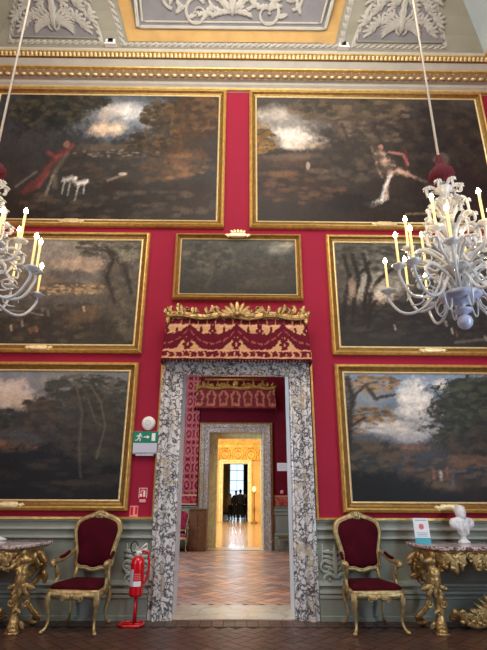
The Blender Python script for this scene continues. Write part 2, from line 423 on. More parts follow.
# --- panels painted and modelled on the cove
def cpoly(name, pts, h, m, parent=None, n=10):
    """quad in (X,s) given as left/right edge functions"""
    mb = MB(); rows = []
    for j in range(n+1):
        (xa, sa), (xb, sb) = pts(j/n)
        rows.append([cove(lerp(xa,xb,i/8), lerp(sa,sb,i/8), h) for i in range(9)])
    mb.grid(rows); return mb.build(name, m, parent, False)
def rope(name, pts, w, parent, m='stucco', step=.11):
    """twisted ribbon moulding along (X,s) points"""
    mb = MB(); P = []
    for a, b in zip(pts, pts[1:]):
        L = math.hypot(b[0]-a[0], b[1]-a[1]); n = max(1, int(L/step))
        P += [(lerp(a[0],b[0],i/n), lerp(a[1],b[1],i/n), math.atan2(b[1]-a[1], b[0]-a[0]), L/n) for i in range(n)]
    base = [(x,s) for x, s, _, _ in P]+[pts[-1]]
    mb.strip(cove, base, [w*.75]*len(base), .012)
    for x, s, a, st in P: mb.leaf(cove, x, s-w*.3*math.cos(a), a+.35, st*1.15, w*.62, .035, .2, 4, 0)
    return mb.build(name, m, parent)
tr = struct(empty('trim_2', (0,0,0)))      # centre panel
def lin2(p, q): return lambda t: (lerp(p[0],q[0],t), lerp(p[1],q[1],t))
# gold border: lower bar and two side bars
cpoly('ochre_border', lambda t: ((-2.02-.03*t, .11+.20*t), (1.68+.02*t, .13+.20*t)), .012, 'ochre', tr)
SL = lambda s: -2.02-.22*(s-.11); SR = lambda s: 1.68+.19*(s-.11)
cpoly('ochre_border', lambda t: ((SL(.11+2.0*t), .11+2.0*t), (SL(.11+2.0*t)+.22+.02*t, .11+2.0*t)), .013, 'ochre', tr)
cpoly('ochre_border', lambda t: ((SR(.11+2.0*t)-.22-.02*t, .11+2.0*t), (SR(.11+2.0*t), .11+2.0*t)), .013, 'ochre', tr)
cpoly('grey_panel', lambda t: ((SL(.3+1.8*t)+.24, .32+1.8*t), (SR(.3+1.8*t)-.24, .32+1.8*t)), .02, 'panelgrey', tr)
mb = MB()
for off, wd, h in ((.0,.035,.05),(.085,.02,.04)):
    mb.strip(cove, [(-1.80+off-.0, 2.2),(SL(.3)+.22+off, .34+off),(SL(.3)+.3+off,.34+off),(SR(.3)-.3-off,.35+off),(SR(.3)-.22-off,.35+off),(SR(2.2)-.24-off,2.2)], [wd]*6, h)
mb.build('grey_moulding', 'white_plaster', tr)
rope('rope_moulding', [(-2.45,1.1),(-2.30,.72),(-2.13,.05),(-2.05,.055),(1.76,.07),(1.80,.08),(1.93,.8),(2.1,1.3)], .05, tr)
mb = MB(); rs = random.Random(11)
for sg in (-1, 1):
    cx = -.16
    mb.scroll(cove, cx+sg*.25, .62, 0 if sg > 0 else PI, .20, 1.3, .035, .06, sg)
    mb.scroll(cove, cx+sg*.55, .80, (.3 if sg > 0 else PI-.3), .24, 1.3, .04, .06, -sg)
    mb.scroll(cove, cx+sg*1.05, .62, (.0 if sg > 0 else PI), .2, 1.2, .035, .06, sg)
    for k in range(26):
        mb.leaf(cove, cx+sg*rs.uniform(.15,1.25), rs.uniform(.55,1.15), rs.uniform(0,2*PI), rs.uniform(.16,.3), .05, .06, rs.uniform(-1.5,1.5))
    mb.leaf(cove, cx, .56, PI/2+sg*.5, .45, .07, .07, sg*.8); mb.leaf(cove, cx, .56, PI/2+sg*1.1, .4, .06, .07, sg*1.2)
mb.leaf(cove, -.16, .52, PI/2, .5, .09, .09)
mb.build('acanthus_relief', 'stucco', tr)
def side_panel(n, L0, R0, L1, R1, sg):
    e = struct(empty('trim_%d' % n, (0,0,0)))
    l = lambda t: lerp(L0, L1, t) + (sg > 0)*.25*t*t + .0; r = lambda t: lerp(R0, R1, t) - (sg < 0)*.25*t*t*0
    S1 = 1.7
    def ed(t):
        k = t*S1/.72
        a = lerp(L0, L1, k); b = lerp(R0, R1, k)
        # the side towards the centre panel curves in
        if sg < 0: b -= .06*k*k
        else: a += .06*k*k
        return a, b
    cpoly('grey_panel', lambda t: ((ed(t)[0]+.1, .14+S1*t), (ed(t)[1]-.1, .14+S1*t)), .012, 'panelgrey', e)
    pts = [(ed(t)[0]+.03, .07+S1*t) for t in (1,.8,.6,.4,.2,0)]+[(ed(t)[1]-.03, .07+S1*t) for t in (0,.2,.4,.6,.8,1)]
    rope('rope_moulding', pts, .04, e)
    mb = MB(); mb.strip(cove, [(ed(t)[0]+.11, .16+S1*t) for t in (1,.7,.4,.1,0)]+[(ed(t)[1]-.11, .16+S1*t) for t in (0,.1,.4,.7,1)], [.016]*10, .03)
    mb.build('inner_moulding', 'cove', e)
    mb = MB(); c = (L0+R0)/2; rs = random.Random(n)
    for s2 in (-1, 1):
        for k in range(9):
            a = PI/2 - s2*(.12+k*.2); L = .34-.012*k
            mb.leaf(cove, c+s2*.02*k, .34, a, L, .035, .05, -s2*.9)
        for (dx, s0) in ((.2,.5),(.38,.42),(.3,.75),(.15,.9),(.42,.62),(.5,.3),(.6,.45),(.12,.7),(.52,.8),(.25,1.05)):
            for q in range(5): mb.leaf(cove, c+s2*dx, s0, PI/2-s2*(q*.55-.6), .20, .036, .045, -s2*.8, 6)
        mb.scroll(cove, c+s2*.02, .27, 0 if s2 > 0 else PI, .09, .8, .025, .05, s2, 14)
        for k in range(10): mb.leaf(cove, c+s2*rs.uniform(.05,.45), 1.05+rs.uniform(0,.5), rs.uniform(0,PI), .2, .045, .05, rs.uniform(-1,1), 6)
    mb.leaf(cove, c, .28, PI/2, .6, .07, .08)
    mb.build('acanthus_relief', 'stucco', e)
side_panel(3, -4.18, -2.44, -3.95, -2.64, -1)
side_panel(4, 1.95, 3.74, 2.2, 3.42, 1)

# --- wainscot: profile run along the wall either side of the door, with a carved panel beside each jamb
WP = [(0,1.15),(.05,1.15),(.055,1.125),(.03,1.12),(.03,1.075),(.055,1.06),(.06,1.03),(.035,1.0),(.03,.965),(.05,.955),(.05,.925),(.025,.90),(.02,.87),
      (.02,.44),(.03,.43),(.05,.41),(.055,.385),(.04,.365),(.04,.34),(.06,.325),(.065,.30),(.05,.285),(.08,.27),(.085,.245),(.075,.235),(.075,.06),(.09,.05),(.09,0)]
def wainscot(n, xa, xb, px0, px1):
    mb = MB(); mb.grid([[(xa, YB-t, z), (xb, YB-t, z)] for t, z in WP]); 
    for x in (xa, xb):
        mb.grid([[(x, YB-t, z), (x, YB, z)] for t, z in WP])
    o = struct(mb.build('trim_%d' % n, 'wains', None, False))
    g = MB(); g.box(xa, xb, YB-.075, YB-.0, 1.15, 1.178); g.build('gold_fillet', 'gold', o, False)
    w = MB()
    for z, t in ((1.045,.07),(.94,.06),(.395,.065),(.31,.073)): w.box(xa, xb, YB-t, YB-.02, z-.012, z+.012)
    w.build('light_moulding', 'wains_light', o, False)
    m = MB(); f = lambda x, z, h: (x, YB-.022-h, z)
    cx = (px0+px1)/2; hw = (px1-px0)/2
    for s in (-1,1):
        m.scroll(f, cx+s*.01, .47, PI/2-s*.3, hw*.55, 1.1, .02, .03, -s, 18)
        m.scroll(f, cx+s*.03, .62, PI/2-s*.3, hw*.6, 1.1, .02, .03, -s, 18)
        for k in range(5): m.leaf(f, cx+s*.01, .46+.07*k, PI/2-s*(.5+.1*k), .16, .026, .03, -s*.9, 6)
        m.box(cx+s*hw-.006, cx+s*hw+.006, YB-.03, YB-.018, .45, .86)
    m.leaf(f, cx, .46, PI/2, .40, .04, .04)
    m.build('carved_foliage', 'wains_light', o)
wainscot(5, -WX, -1.108, -1.42, -1.16)
wainscot(6, 1.034, WX, 1.10, 1.42)
# gold fillets beside the marble surround, up the red fabric
for n, x in ((7,-1.115),(8,1.062)):
    mb = MB(); mb.box(x-.014, x+.014, YB-.03, YB, 1.15, 3.45); struct(mb.build('trim_%d' % n, 'gold', None, False))

# --- doorway 1
def rect_surround(xl, xr, zt, prof, y, mb):
    """prof: (outward offset, depth towards viewer)"""
    rows = []
    for o_, d in prof: rows.append([(xl-o_, y-d, 0), (xl-o_, y-d, zt+o_), (xr+o_, y-d, zt+o_), (xr+o_, y-d, 0)])
    mb.grid(rows)
d1 = struct(empty('door_1', (0,0,0)))
mb = MB(); rect_surround(-.80, .725, 3.09, [(0,-.02),(0,.05),(.012,.065),(.03,.06),(.04,.075),(.135,.085),(.145,.065),(.16,.06),(.175,.09),(.20,.115),(.235,.12),(.25,.105),(.255,.08),(.30,.075),(.305,0)], YB, mb)
mb.build('surround', 'marble', d1, False)
mb = MB(); y0, y1 = YB-.0, YB+T1+.02
mb.add([(-.80,y0,0),(-.835,y1,0),(-.835,y1,3.27),(-.80,y0,3.09)], [(0,1,2,3)]); mb.add([(.725,y0,0),(.752,y1,0),(.752,y1,3.27),(.725,y0,3.09)], [(3,2,1,0)])
mb.add([(-.80,y0,3.09),(-.835,y1,3.27),(.752,y1,3.27),(.725,y0,3.09)], [(0,1,2,3)])
mb.build('reveal', 'reveal', d1, False)
mb = MB(); rect_surround(-.835, .752, 3.27, [(0,0),(0,-.04),(.2,-.06),(.25,0)], y1-.02, mb); mb.build('rear_surround', 'marble', d1, False)
mb = MB(); mb.box(-.83, .75, YB-.02, YB+T1+.02, -.02, .012); mb.build('threshold', 'threshold', d1, False)

# ================================================================== ROOM TWO
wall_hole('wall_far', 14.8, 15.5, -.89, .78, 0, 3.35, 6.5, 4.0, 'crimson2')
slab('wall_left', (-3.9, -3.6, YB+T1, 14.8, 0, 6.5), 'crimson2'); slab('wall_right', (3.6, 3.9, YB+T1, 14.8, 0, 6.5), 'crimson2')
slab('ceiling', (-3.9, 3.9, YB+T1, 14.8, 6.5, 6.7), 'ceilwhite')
d2 = struct(empty('door_2', (0,0,0)))
mb = MB(); rect_surround(-.85, .745, 3.245, [(0,-.02),(0,.05),(.03,.07),(.05,.06),(.14,.07),(.16,.1),(.22,.11),(.24,.07),(.26,.06)], 14.8, mb); mb.build('surround', 'marble2', d2, False)
mb = MB(); rect_surround(-.85, .745, 3.245, [(.26,.0),(.26,.065),(.275,.07),(.30,.06),(.305,0)], 14.8, mb); mb.build('gold_border', 'goldd', d2, False)
mb = MB(); mb.add([(-.85,14.8,0),(-.885,15.52,0),(-.885,15.52,3.34),(-.85,14.8,3.245)],[(0,1,2,3)]); mb.add([(.745,14.8,0),(.775,15.52,0),(.775,15.52,3.34),(.745,14.8,3.245)],[(3,2,1,0)])
mb.add([(-.85,14.8,3.245),(-.885,15.52,3.34),(.775,15.52,3.34),(.745,14.8,3.245)],[(0,1,2,3)]); mb.build('reveal','reveal',d2,False)
mb = MB(); rect_surround(-.63, .71, 3.14, [(0,-.08),(0,.02),(.03,.04),(.08,.02),(.1,.05),(.15,.05),(.25,.02),(.26,.0)], 15.5, mb); mb.build('gilded_inner_frame', 'yellowb', d2, False)
mb = MB(); mb.box(-.85,.745,14.72,15.52,-.02,.012); mb.build('threshold','threshold',d2,False)
mb = MB(); mb.grid([[(x, 14.8-t*1.0, z) for x in (-3.6,-1.155)] for t, z in WP]); mb.grid([[(x, 14.8-t, z) for x in (1.05,3.6)] for t, z in WP])
struct(mb.build('trim_9','wains',None,False))

# damask hangings beside the second doorway
def damask(base, fig):
    def fn(p):
        p.c[:] = base
        X, Y = p.X, p.Y
        u = np.abs(((X+.5) % 1)-.5)*2; row = Y/1.15; v = row % 1
        r1 = np.abs(np.hypot(u*.9, (v-.5)*1.9)-.62); r2 = np.abs(np.hypot((u-1)*.9, ((v+.5) % 1-.5)*1.9)-.4)
        w = fbm(X*7, Y*7); X = X+(fbm(X*5+2,Y*5)-.5)*.3; u = np.abs(((X+.5) % 1)-.5)*2
        m = ((r1 < .10+.08*w) | (r2 < .08+.08*w) | (np.hypot(u, (v-.5)*2.2) < .18+.12*w) | ((np.abs(np.sin(u*9+v*14)) < .28) & (w > .5)))
        p.mix(m*.85, fig); p.mottle(.15, 5)
    return fn
def hanging(x0, x1, z0, z1, label):
    e = empty('wall_hanging', ((x0+x1)/2, 14.75, z0))
    w = (x1-x0)/2; h = z1-z0
    painted_sheet('damask', lambda u, v: (lerp(-w,w,u), .0+.006*math.sin(u*9), lerp(.3,h,v)), 40, 220, ((-1,h*2.2),(1,h*2.2),(-1,0),(1,0)), damask((124,16,36),(190,118,118)), 'painted', e)
    def bor(p):
        p.c[:] = (186,84,84); p.mix((np.abs(p.Y-.9) < .07)*1., (214,170,140)); p.mix((np.abs(p.Y-.1) < .07)*1., (214,170,140)); p.mix(((fbm(p.X*9,p.Y*6) > .52)&(np.abs(p.Y-.5) < .32))*.8, (130,20,40))
    painted_sheet('border', lambda u, v: (lerp(-w,w,u), -.006, lerp(0,.3,v)), 40, 16, ((-1,1),(1,1),(-1,0),(1,0)), bor, 'painted', e)
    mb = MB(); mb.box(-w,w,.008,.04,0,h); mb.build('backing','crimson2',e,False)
    tag(e, label, 'wall hanging')
hanging(-1.80, -1.19, 1.18, 6.2, 'crimson damask hanging with pale pink pattern left of the second doorway')

# pelmets -----------------------------------------------------------
def fest(p):
    """woven crimson festoons on straw yellow; paint coords: x 0..1 across, y 0..1 top to bottom"""
    X, Y = p.X, p.Y; p.c[:] = (204,160,112)
    n = fbm(X*60, Y*10); D = (98,14,34); X = X+(fbm(X*90+3, Y*16)-.5)*.012; Y = Y+(fbm(X*80, Y*14+5)-.5)*.07
    # small upper border
    m = (Y < .2) & ((np.abs(np.sin(X*PI*17)) > .35-(.4*n)) & (Y > .03) & (Y < .17)); p.mix(m*.95, D)
    p.mix((np.abs(Y-.21) < .022)*1., (226,170,140))
    k = X*3.14-.555; u = (k % 1); pk = np.minimum(u, 1-u)                    # pk = 0 at the gathers
    sw = .28+.36*(1-(2*(.5-pk))**2)
    m = np.abs(Y-sw) < (.10+.12*pk*2)+.06*n; p.mix(m*1., D)
    p.mix((m & (np.abs(Y-sw) < .022) & (np.abs(np.sin(k*22)) > .4))*.8, (176,96,84))
    q = np.hypot((u-.5)/.42, (Y-.33)*.9); th = np.arctan2(Y-.33, (u-.5)*2.4); p.mix((q < .15*(1.1+.28*np.cos(th*6)))*1., D); p.mix((q < .03)*1., (206,140,110))
    q = np.hypot(pk/.42, (Y-.66)*.85); th = np.arctan2(Y-.66, pk*2.4); p.mix((q < .19*(1.05+.3*np.cos(th*8)))*1., D)
    p.mix(((pk < .035+.16*np.clip(Y-.3,0,1)) & (Y > .22) & (Y < .7) & (np.sin(Y*60) > -.5))*1., D); p.mix((q < .04)*1., (206,140,110))
    for cx_, cy_ in ((.26,.30),(.74,.30),(.24,.66),(.76,.66),(.34,.74),(.66,.74),(.5,.77)):
        p.mix((np.hypot((u-cx_)/.42, (Y-cy_)*.9) < .05+.04*n)*1., D)
    # lower border
    p.mix((np.abs(Y-.80) < .018)*1., (226,160,130))
    m = (Y > .83) & (Y < .95) & ((X*21+.12*np.sin(Y*40)) % 1 > .22); p.mix(m*.95, D)
    p.mix((np.abs(Y-.965) < .012)*1., (220,150,120))
    p.mottle(.12, 30)
def pelmet(y, xl, xr, zt, zb, out, label, shell=True, dim=False):
    e = empty('door_pelmet', ((xl+xr)/2, y, zb)); w = (xr-xl)/2; h = zt-zb
    fl = .05
    def P(u, v):   # u runs round left return, front, right return
        a = u*(2*w+2*out)
        k = (1-v)
        if a < out: x, yy = -w-fl*k, -a
        elif a > 2*w+out: x, yy = w+fl*k, -(2*w+2*out-a)
        else: x, yy = (a-out-w)*(1+fl*k/w), -out
        wv = .012*math.sin(a*26)*k
        yy -= wv*(1 if out < a+.02 and a < 2*w+out else 0)+fl*.4*k*(1 if a > 0 else 0)*(min(1,a/out))*min(1,(2*w+2*out-a)/out)
        return (x, yy, v*h)
    r = out/(2*w+2*out)
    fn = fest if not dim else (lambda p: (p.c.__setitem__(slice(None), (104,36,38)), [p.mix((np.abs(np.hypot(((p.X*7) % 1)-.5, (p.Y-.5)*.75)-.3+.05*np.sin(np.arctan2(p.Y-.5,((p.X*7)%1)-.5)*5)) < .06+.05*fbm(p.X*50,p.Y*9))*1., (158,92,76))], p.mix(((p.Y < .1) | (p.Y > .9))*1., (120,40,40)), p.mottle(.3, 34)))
    painted_sheet('valance', P, 220, 60, ((-r,0),(1+r,0),(-r,1),(1+r,1)), fn, 'painted', e, True)
    mb = MB()                                                  # fringe of small tassels
    mb.tube([P(i/59, 0) for i in range(60)], .008, 5)
    for i in range(60 if not dim else 40):
        u = i/(59 if not dim else 39); p = P(u, 0); mb.lathe([(.002,.0),(.012,-.012),(.008,-.022),(.016,-.05),(.0,-.055)], (p[0],p[1],.005), 6)
    mb.build('fringe', 'redcloth', e)
    mb = MB(); mb.box(-w+.02,w-.02,-out+.02,-.0,h-.03,h); mb.build('board','wood',e,False)
    # gilded crest
    g = MB(); f = lambda x, z, hh: (x, -out-.02-hh, h+z)
    back = lambda x, z, hh: (x, -out-.02+hh*.5, h+z)
    ww = w-.01
    pts = [(-ww+2*ww*i/24, .02+.025*math.sin(i/24*PI*6)) for i in range(25)]
    g.strip(f, pts, [.045]*25, .05); g.tube([f(x, z-.035, .02) for x, z in pts], .018, 6)
    rs = random.Random(3)
    for s in (-1, 1):
        for x, a, L in ((.22,.25,.3),(.42,.5,.22),(.42,2.4,.24),(.62,.4,.26),(.62,2.2,.2),(.82,.6,.24),(.84,2.3,.22),(.98,1.2,.2),(.97,1.9,.2),(1.03,.6,.14)):
            aa = a if s > 0 else PI-a
            g.leaf(f, s*x*w*.98, .03, aa, L*rs.uniform(.5,.85), .032, .06, (s*1.7 if a < 1.5 else -s*1.7)*rs.uniform(.5,1.2)); g.scroll(f, s*x*w*.95, .035, aa, .035, 1., .014, .05, s, 12)
        g.scroll(f, s*.30*w, .05, 0 if s > 0 else PI, .06, 1.1, .022, .05, s, 18)
        g.scroll(f, s*.72*w, .05, 0 if s > 0 else PI, .05, 1.1, .02, .05, s, 18)
        g.ball((s*ww, -out-.03, h+.02), (.05,.05,.06), 10, 7); g.leaf(f, s*ww, .0, -PI/2, .12, .035, .04)
        g.tube([(s*ww, -out-.01, h+.02),(s*ww,0,h+.02)], .03, 6)
    if shell:
        for k in range(-4, 5):
            g.leaf(f, k*.02, .0, PI/2-k*.36, .25-.012*abs(k), .042, .07, 0, 7, .05)
        g.ball((0,-out-.07,h+.03),(.05,.04,.04))
    else:
        g.box(-w*.8, w*.8, -out-.04, -out, h+.24, h+.30)
        g.ball((0,-out-.04,h+.14),(.1,.04,.1))
        for s in (-1,1):
            for x in (.25,.5,.75): g.scroll(f, s*x*w, .06, PI/2, .07, 1, .022, .04, s, 16); g.tube([f(s*x*w,.05,.01),f(s*(x-.06)*w,.25,.01)],.02,6)
    g.build('gilded_crest', 'goldk' if not dim else 'goldd', e)
    tag(e, label, 'pelmet')
pelmet(YB-.02, -1.045, .985, 3.90, 3.27, .24, 'crimson and straw festooned fabric pelmet with gilded shell crest over marble doorway')
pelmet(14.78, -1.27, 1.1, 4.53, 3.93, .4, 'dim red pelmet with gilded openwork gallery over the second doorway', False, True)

# ================================================================== ROOM THREE, FOUR
slab('wall_left', (-4.3,-4.0,15.5,30,0,6.2),'yellowp'); slab('wall_right', (4.0,4.3,15.5,30,0,6.2),'yellowp'); slab('ceiling',(-4.3,4.3,15.5,30,6.2,6.4),'ceilwhite')
slab('wall_near', (-4.3,-.9,15.5,15.54,0,6.2),'yellowp'); slab('wall_near', (.8,4.3,15.5,15.54,0,6.2),'yellowp')
wall_hole('wall_farther', 30.0, 30.6, -.87, .60, 0, 3.25, 6.2, 4.3, 'yellowp')
def arches(p):
    X, Y = p.X, p.Y; p.c[:] = (228,184,100)
    u = (X*1.25+.5) % 1-.5
    for r, c in ((.42,(176,112,30)),(.37,(240,196,96)),(.24,(190,122,36)),(.18,(246,208,120))):
        p.mix((np.abs(np.hypot(u, (Y-3.78)*1.1)-r) < .035)*1., c)
    p.mix((np.abs(Y-4.3) < .05)*1., (250,214,120)); p.mix((np.abs(Y-3.45) < .03)*1., (170,106,30))
    p.mix((np.abs(u) < .02)*(Y < 3.4)*1., (190,124,40)); p.mottle(.2, 3)
for xa, xb, za, zb in ((-4.0,4.0,3.42,6.0),):
    o = painted_sheet('trim_10', lambda u, v: (lerp(xa,xb,u), 29.97, lerp(za,zb,v)), 200, 60, ((xa,zb),(xb,zb),(xa,za),(xb,za)), arches, 'painted', None); struct(o)
d3 = struct(empty('door_3', (0,0,0)))
mb = MB(); rect_surround(-.87, .60, 3.25, [(0,-.5),(0,.05),(.05,.08),(.1,.05),(.15,.1),(.22,.1),(.25,0)], 30.0, mb); mb.build('surround','yellowb',d3,False)
slab('wall_left', (-4.3,-4.0,30.6,42,0,6.2),'greywall'); slab('wall_right', (4.0,4.3,30.6,42,0,6.2),'greywall'); slab('ceiling',(-4.3,4.3,30.6,42,6.2,6.4),'greywall')
slab('wall_farthest', (-4.3,4.3,42,42.3,0,6.2),'greywall')
w3 = struct(empty('window_3', (-.08,41.95,1.0)))
mb = MB(); mb.box(-.55,.55,-.01,.0,0,3.2); mb.build('pane','pane',w3,False)
mb = MB()
for x in (-.58,-.01,.55): mb.box(x,x+.035,-.06,-.012,0,3.2)
for z in (0,.8,1.6,2.4,3.17): mb.box(-.58,.58,-.06,-.012,z,z+.04)
mb.build('window_frame','greywall',w3,False)
for s, m, lb in ((-1,'yellow','left'),(1,'dark2','right')):
    c = MB(); rows = []
    for j in range(9): rows.append([(s*(.60+.5*i/24)-.08, 41.86+.05*math.sin(i*1.3), .1+4.4*j/8) for i in range(25)])
    c.grid(rows); o = c.build('curtain', m); o.modifiers.new('t','SOLIDIFY').thickness = .02
    tag(o, ('golden curtain' if s < 0 else 'dark grey curtain')+' hanging '+lb+' of the bright window in the farthest room', 'curtain')

# ================================================================== PICTURES
PX = {}
def frame_profile(w):
    # (offset outward from the canvas edge, height off wall)
    return [(0,.025),(0,.04),(.1*w,.05),(.18*w,.045),(.24*w,.035),(.45*w,.05),(.62*w,.085),(.72*w,.095),(.80*w,.09),(.84*w,.07),(.9*w,.075),(1.*w,.06),(1.*w,0)]
def picture(x0, x1, z0, z1, w, pc, fn, label, plaque=None, pz='bottom', res=1.0, hang=None):
    e = empty('framed_painting', ((x0+x1)/2, YB-.003, z0)); hw = (x1-x0)/2; h = z1-z0; k = 1.0
    def ringrow(prof, m, nm):
        mb = MB(); rows = []
        for o_, d in prof:
            a = hw-w+o_; rows.append([(-a, -d, w-o_), (a, -d, w-o_), (a, -d, h-w+o_), (-a, -d, h-w+o_)])
        mb.grid(rows, True); mb.build(nm, m, e, False)
    P = frame_profile(w)
    ringrow(P[:4]+[(.2*w,.04)], 'goldb', 'inner_bead'); ringrow([(.19*w,.0),(.2*w,.04)]+P[4:7], 'goldd', 'hollow_moulding'); ringrow([P[6]]+P[7:], 'gold', 'outer_moulding')
    a = hw-w+.005
    nu = int((x1-x0)/.0135*res); nv = int(h/.0155*res)
    nu = min(nu, 300); nv = min(nv, 210)
    painted_sheet('canvas', lambda u, v: (lerp(-a,a,u), -.028, lerp(w-.005,h-w+.005,v)), nu, nv, pc, fn, 'canvas', e)
    if plaque is not None:
        g = MB(); px = plaque-(x0+x1)/2; zc = w*.5 if pz == 'bottom' else h-w*.4
        f = lambda x, z, hh: (px+x, -.085-hh, zc+z)
        g.strip(f, [(-.13,0),(-.1,0),(0,0),(.1,0),(.13,0)], [.025,.045,.045,.045,.025], .03)
        for s in (-1,1):
            g.scroll(f, s*.11, -.02, PI/2, .03, 1., .014, .03, -s, 12); g.leaf(f, s*.12, 0, 0 if s > 0 else PI, .09, .025, .02, 0, 5)
        if pz == 'top':
            for k in range(-2,3): g.leaf(f, k*.03, .02, PI/2-k*.4, .09, .025, .03, 0, 5)
        g.build('cartouche', 'goldb', e)
    tag(e, label, 'painting')
    return e

def pTL(p):
    p.grad(95,220,(48,52,56),(40,34,28))
    p.blob(112,120,66,28,(100,106,112),.95,.6); p.blob(70,125,30,14,(84,84,84),.7,.6); p.blob(105,112,26,14,(170,160,146),.85,.6); p.blob(98,133,26,10,(196,168,136),.8,.6); p.blob(122,118,16,9,(176,176,172),.8,.5)
    p.blob(112,104,46,8,(70,74,80),.7,.6); p.blob(30,115,48,30,(30,30,30),.95,.5,0,.5,.2); p.blob(65,108,26,10,(38,36,32),.9,.4,0,.6,.3)
    p.blob(190,125,48,34,(50,38,28),.95,.4,0,.5,.15); p.blob(160,152,44,12,(58,42,28),.9,.5); p.blob(175,165,44,12,(84,58,38),.7,.6,-8,.4); p.blob(168,178,40,8,(92,64,42),.6,.6,-10,.4)
    p.blob(172,128,8,16,(112,74,42),.6,.5,0,.5,.3); p.blob(95,152,34,5,(84,70,56),.7,.6)
    p.blob(110,205,120,24,(34,29,25),.9,.5); p.blob(60,195,44,22,(40,40,38),.8,.5); p.blob(185,200,40,20,(38,28,22),.85,.5)
    p.blob(120,112,30,9,(188,184,176),.6,.6); p.blob(92,120,14,8,(150,140,128),.7,.6); p.blob(140,126,18,9,(120,122,120),.7,.6)
    p.dabs(30,112,42,18,150,5,[(34,36,32),(46,44,36),(28,30,28),(58,54,42)],.85,.6,1)
    p.dabs(72,104,26,7,70,4,[(42,40,34),(60,54,42),(34,34,30)],.85,.6,2); p.dabs(160,118,26,16,90,5,[(52,44,32),(40,34,28),(76,58,38)],.8,.6,3); p.dabs(196,118,24,24,90,6,[(60,42,28),(76,56,38),(44,36,30),(88,64,44)],.75,.6,4)
    p.dabs(140,146,26,9,60,4,[(52,44,32),(74,58,38),(38,34,28)],.8,.6,5); p.dabs(176,170,40,12,70,6,[(84,60,42),(66,50,36),(104,76,52),(56,44,34)],.55,.4,6); p.dabs(110,170,60,20,80,7,[(52,46,38),(66,54,42),(40,36,32)],.5,.4,7)
    p.stroke([(178,150),(176,128),(180,112)],2.5,(70,50,34),.8); p.stroke([(176,132),(168,120)],1.5,(70,50,34),.7)
    for k in range(0): p.leaves(130+6*math.sin(k*2.1)+k*4, 112+14*math.sin(k*1.7), 9, 6, (44+k%5*9, 36+k%4*7, 26), .7, .4)
    for k in range(0): p.leaves(30+k*6, 104+6*math.sin(k*2.3), 10, 7, (30+k%3*8, 32+k%4*4, 28), .8, .4)
    # huntsman in a red coat bending left, two pale hounds
    p.stroke([(52,157),(40,172),(30,190),(20,194)],5,(96,44,42),.75); p.stroke([(38,158),(47,162),(56,158),(62,150)],3.5,(122,54,50),.8); p.stroke([(42,176),(33,190)],3,(126,62,56),.6); p.stroke([(36,182),(22,190)],4,(96,44,42),.7)
    p.blob(56,149,4,4,(110,80,62),.9); p.stroke([(56,160),(47,178),(50,190)],4,(92,84,70),.7); p.stroke([(46,180),(42,198)],2.5,(130,118,96),.7)
    p.stroke([(58,184),(66,182),(73,187)],3.5,(176,168,156),.9); p.stroke([(59,186),(58,196)],1.4,(160,150,138),.8); p.stroke([(65,186),(64,198)],1.4,(160,150,138),.8)
    p.stroke([(74,188),(82,185)],3.5,(206,200,190),.9); p.stroke([(74,190),(72,203)],1.5,(190,184,172),.8); p.stroke([(80,187),(80,196)],1.5,(190,184,172),.8); p.blob(70,182,2.4,2.2,(196,188,176),.9)
    p.stroke([(104,184),(122,178)],2,(140,120,98),.7); p.blob(118,178,5,2,(190,176,158),.7)
    p.stroke([(28,176),(10,190)],2,(120,116,106),.5); p.dabs(120,205,100,16,90,7,[(60,54,46),(44,40,36),(74,62,48)],.5,.35,8); p.dabs(110,158,46,4,40,3,[(110,96,78),(78,68,56)],.6,.4,9)
    p.mottle(.16)
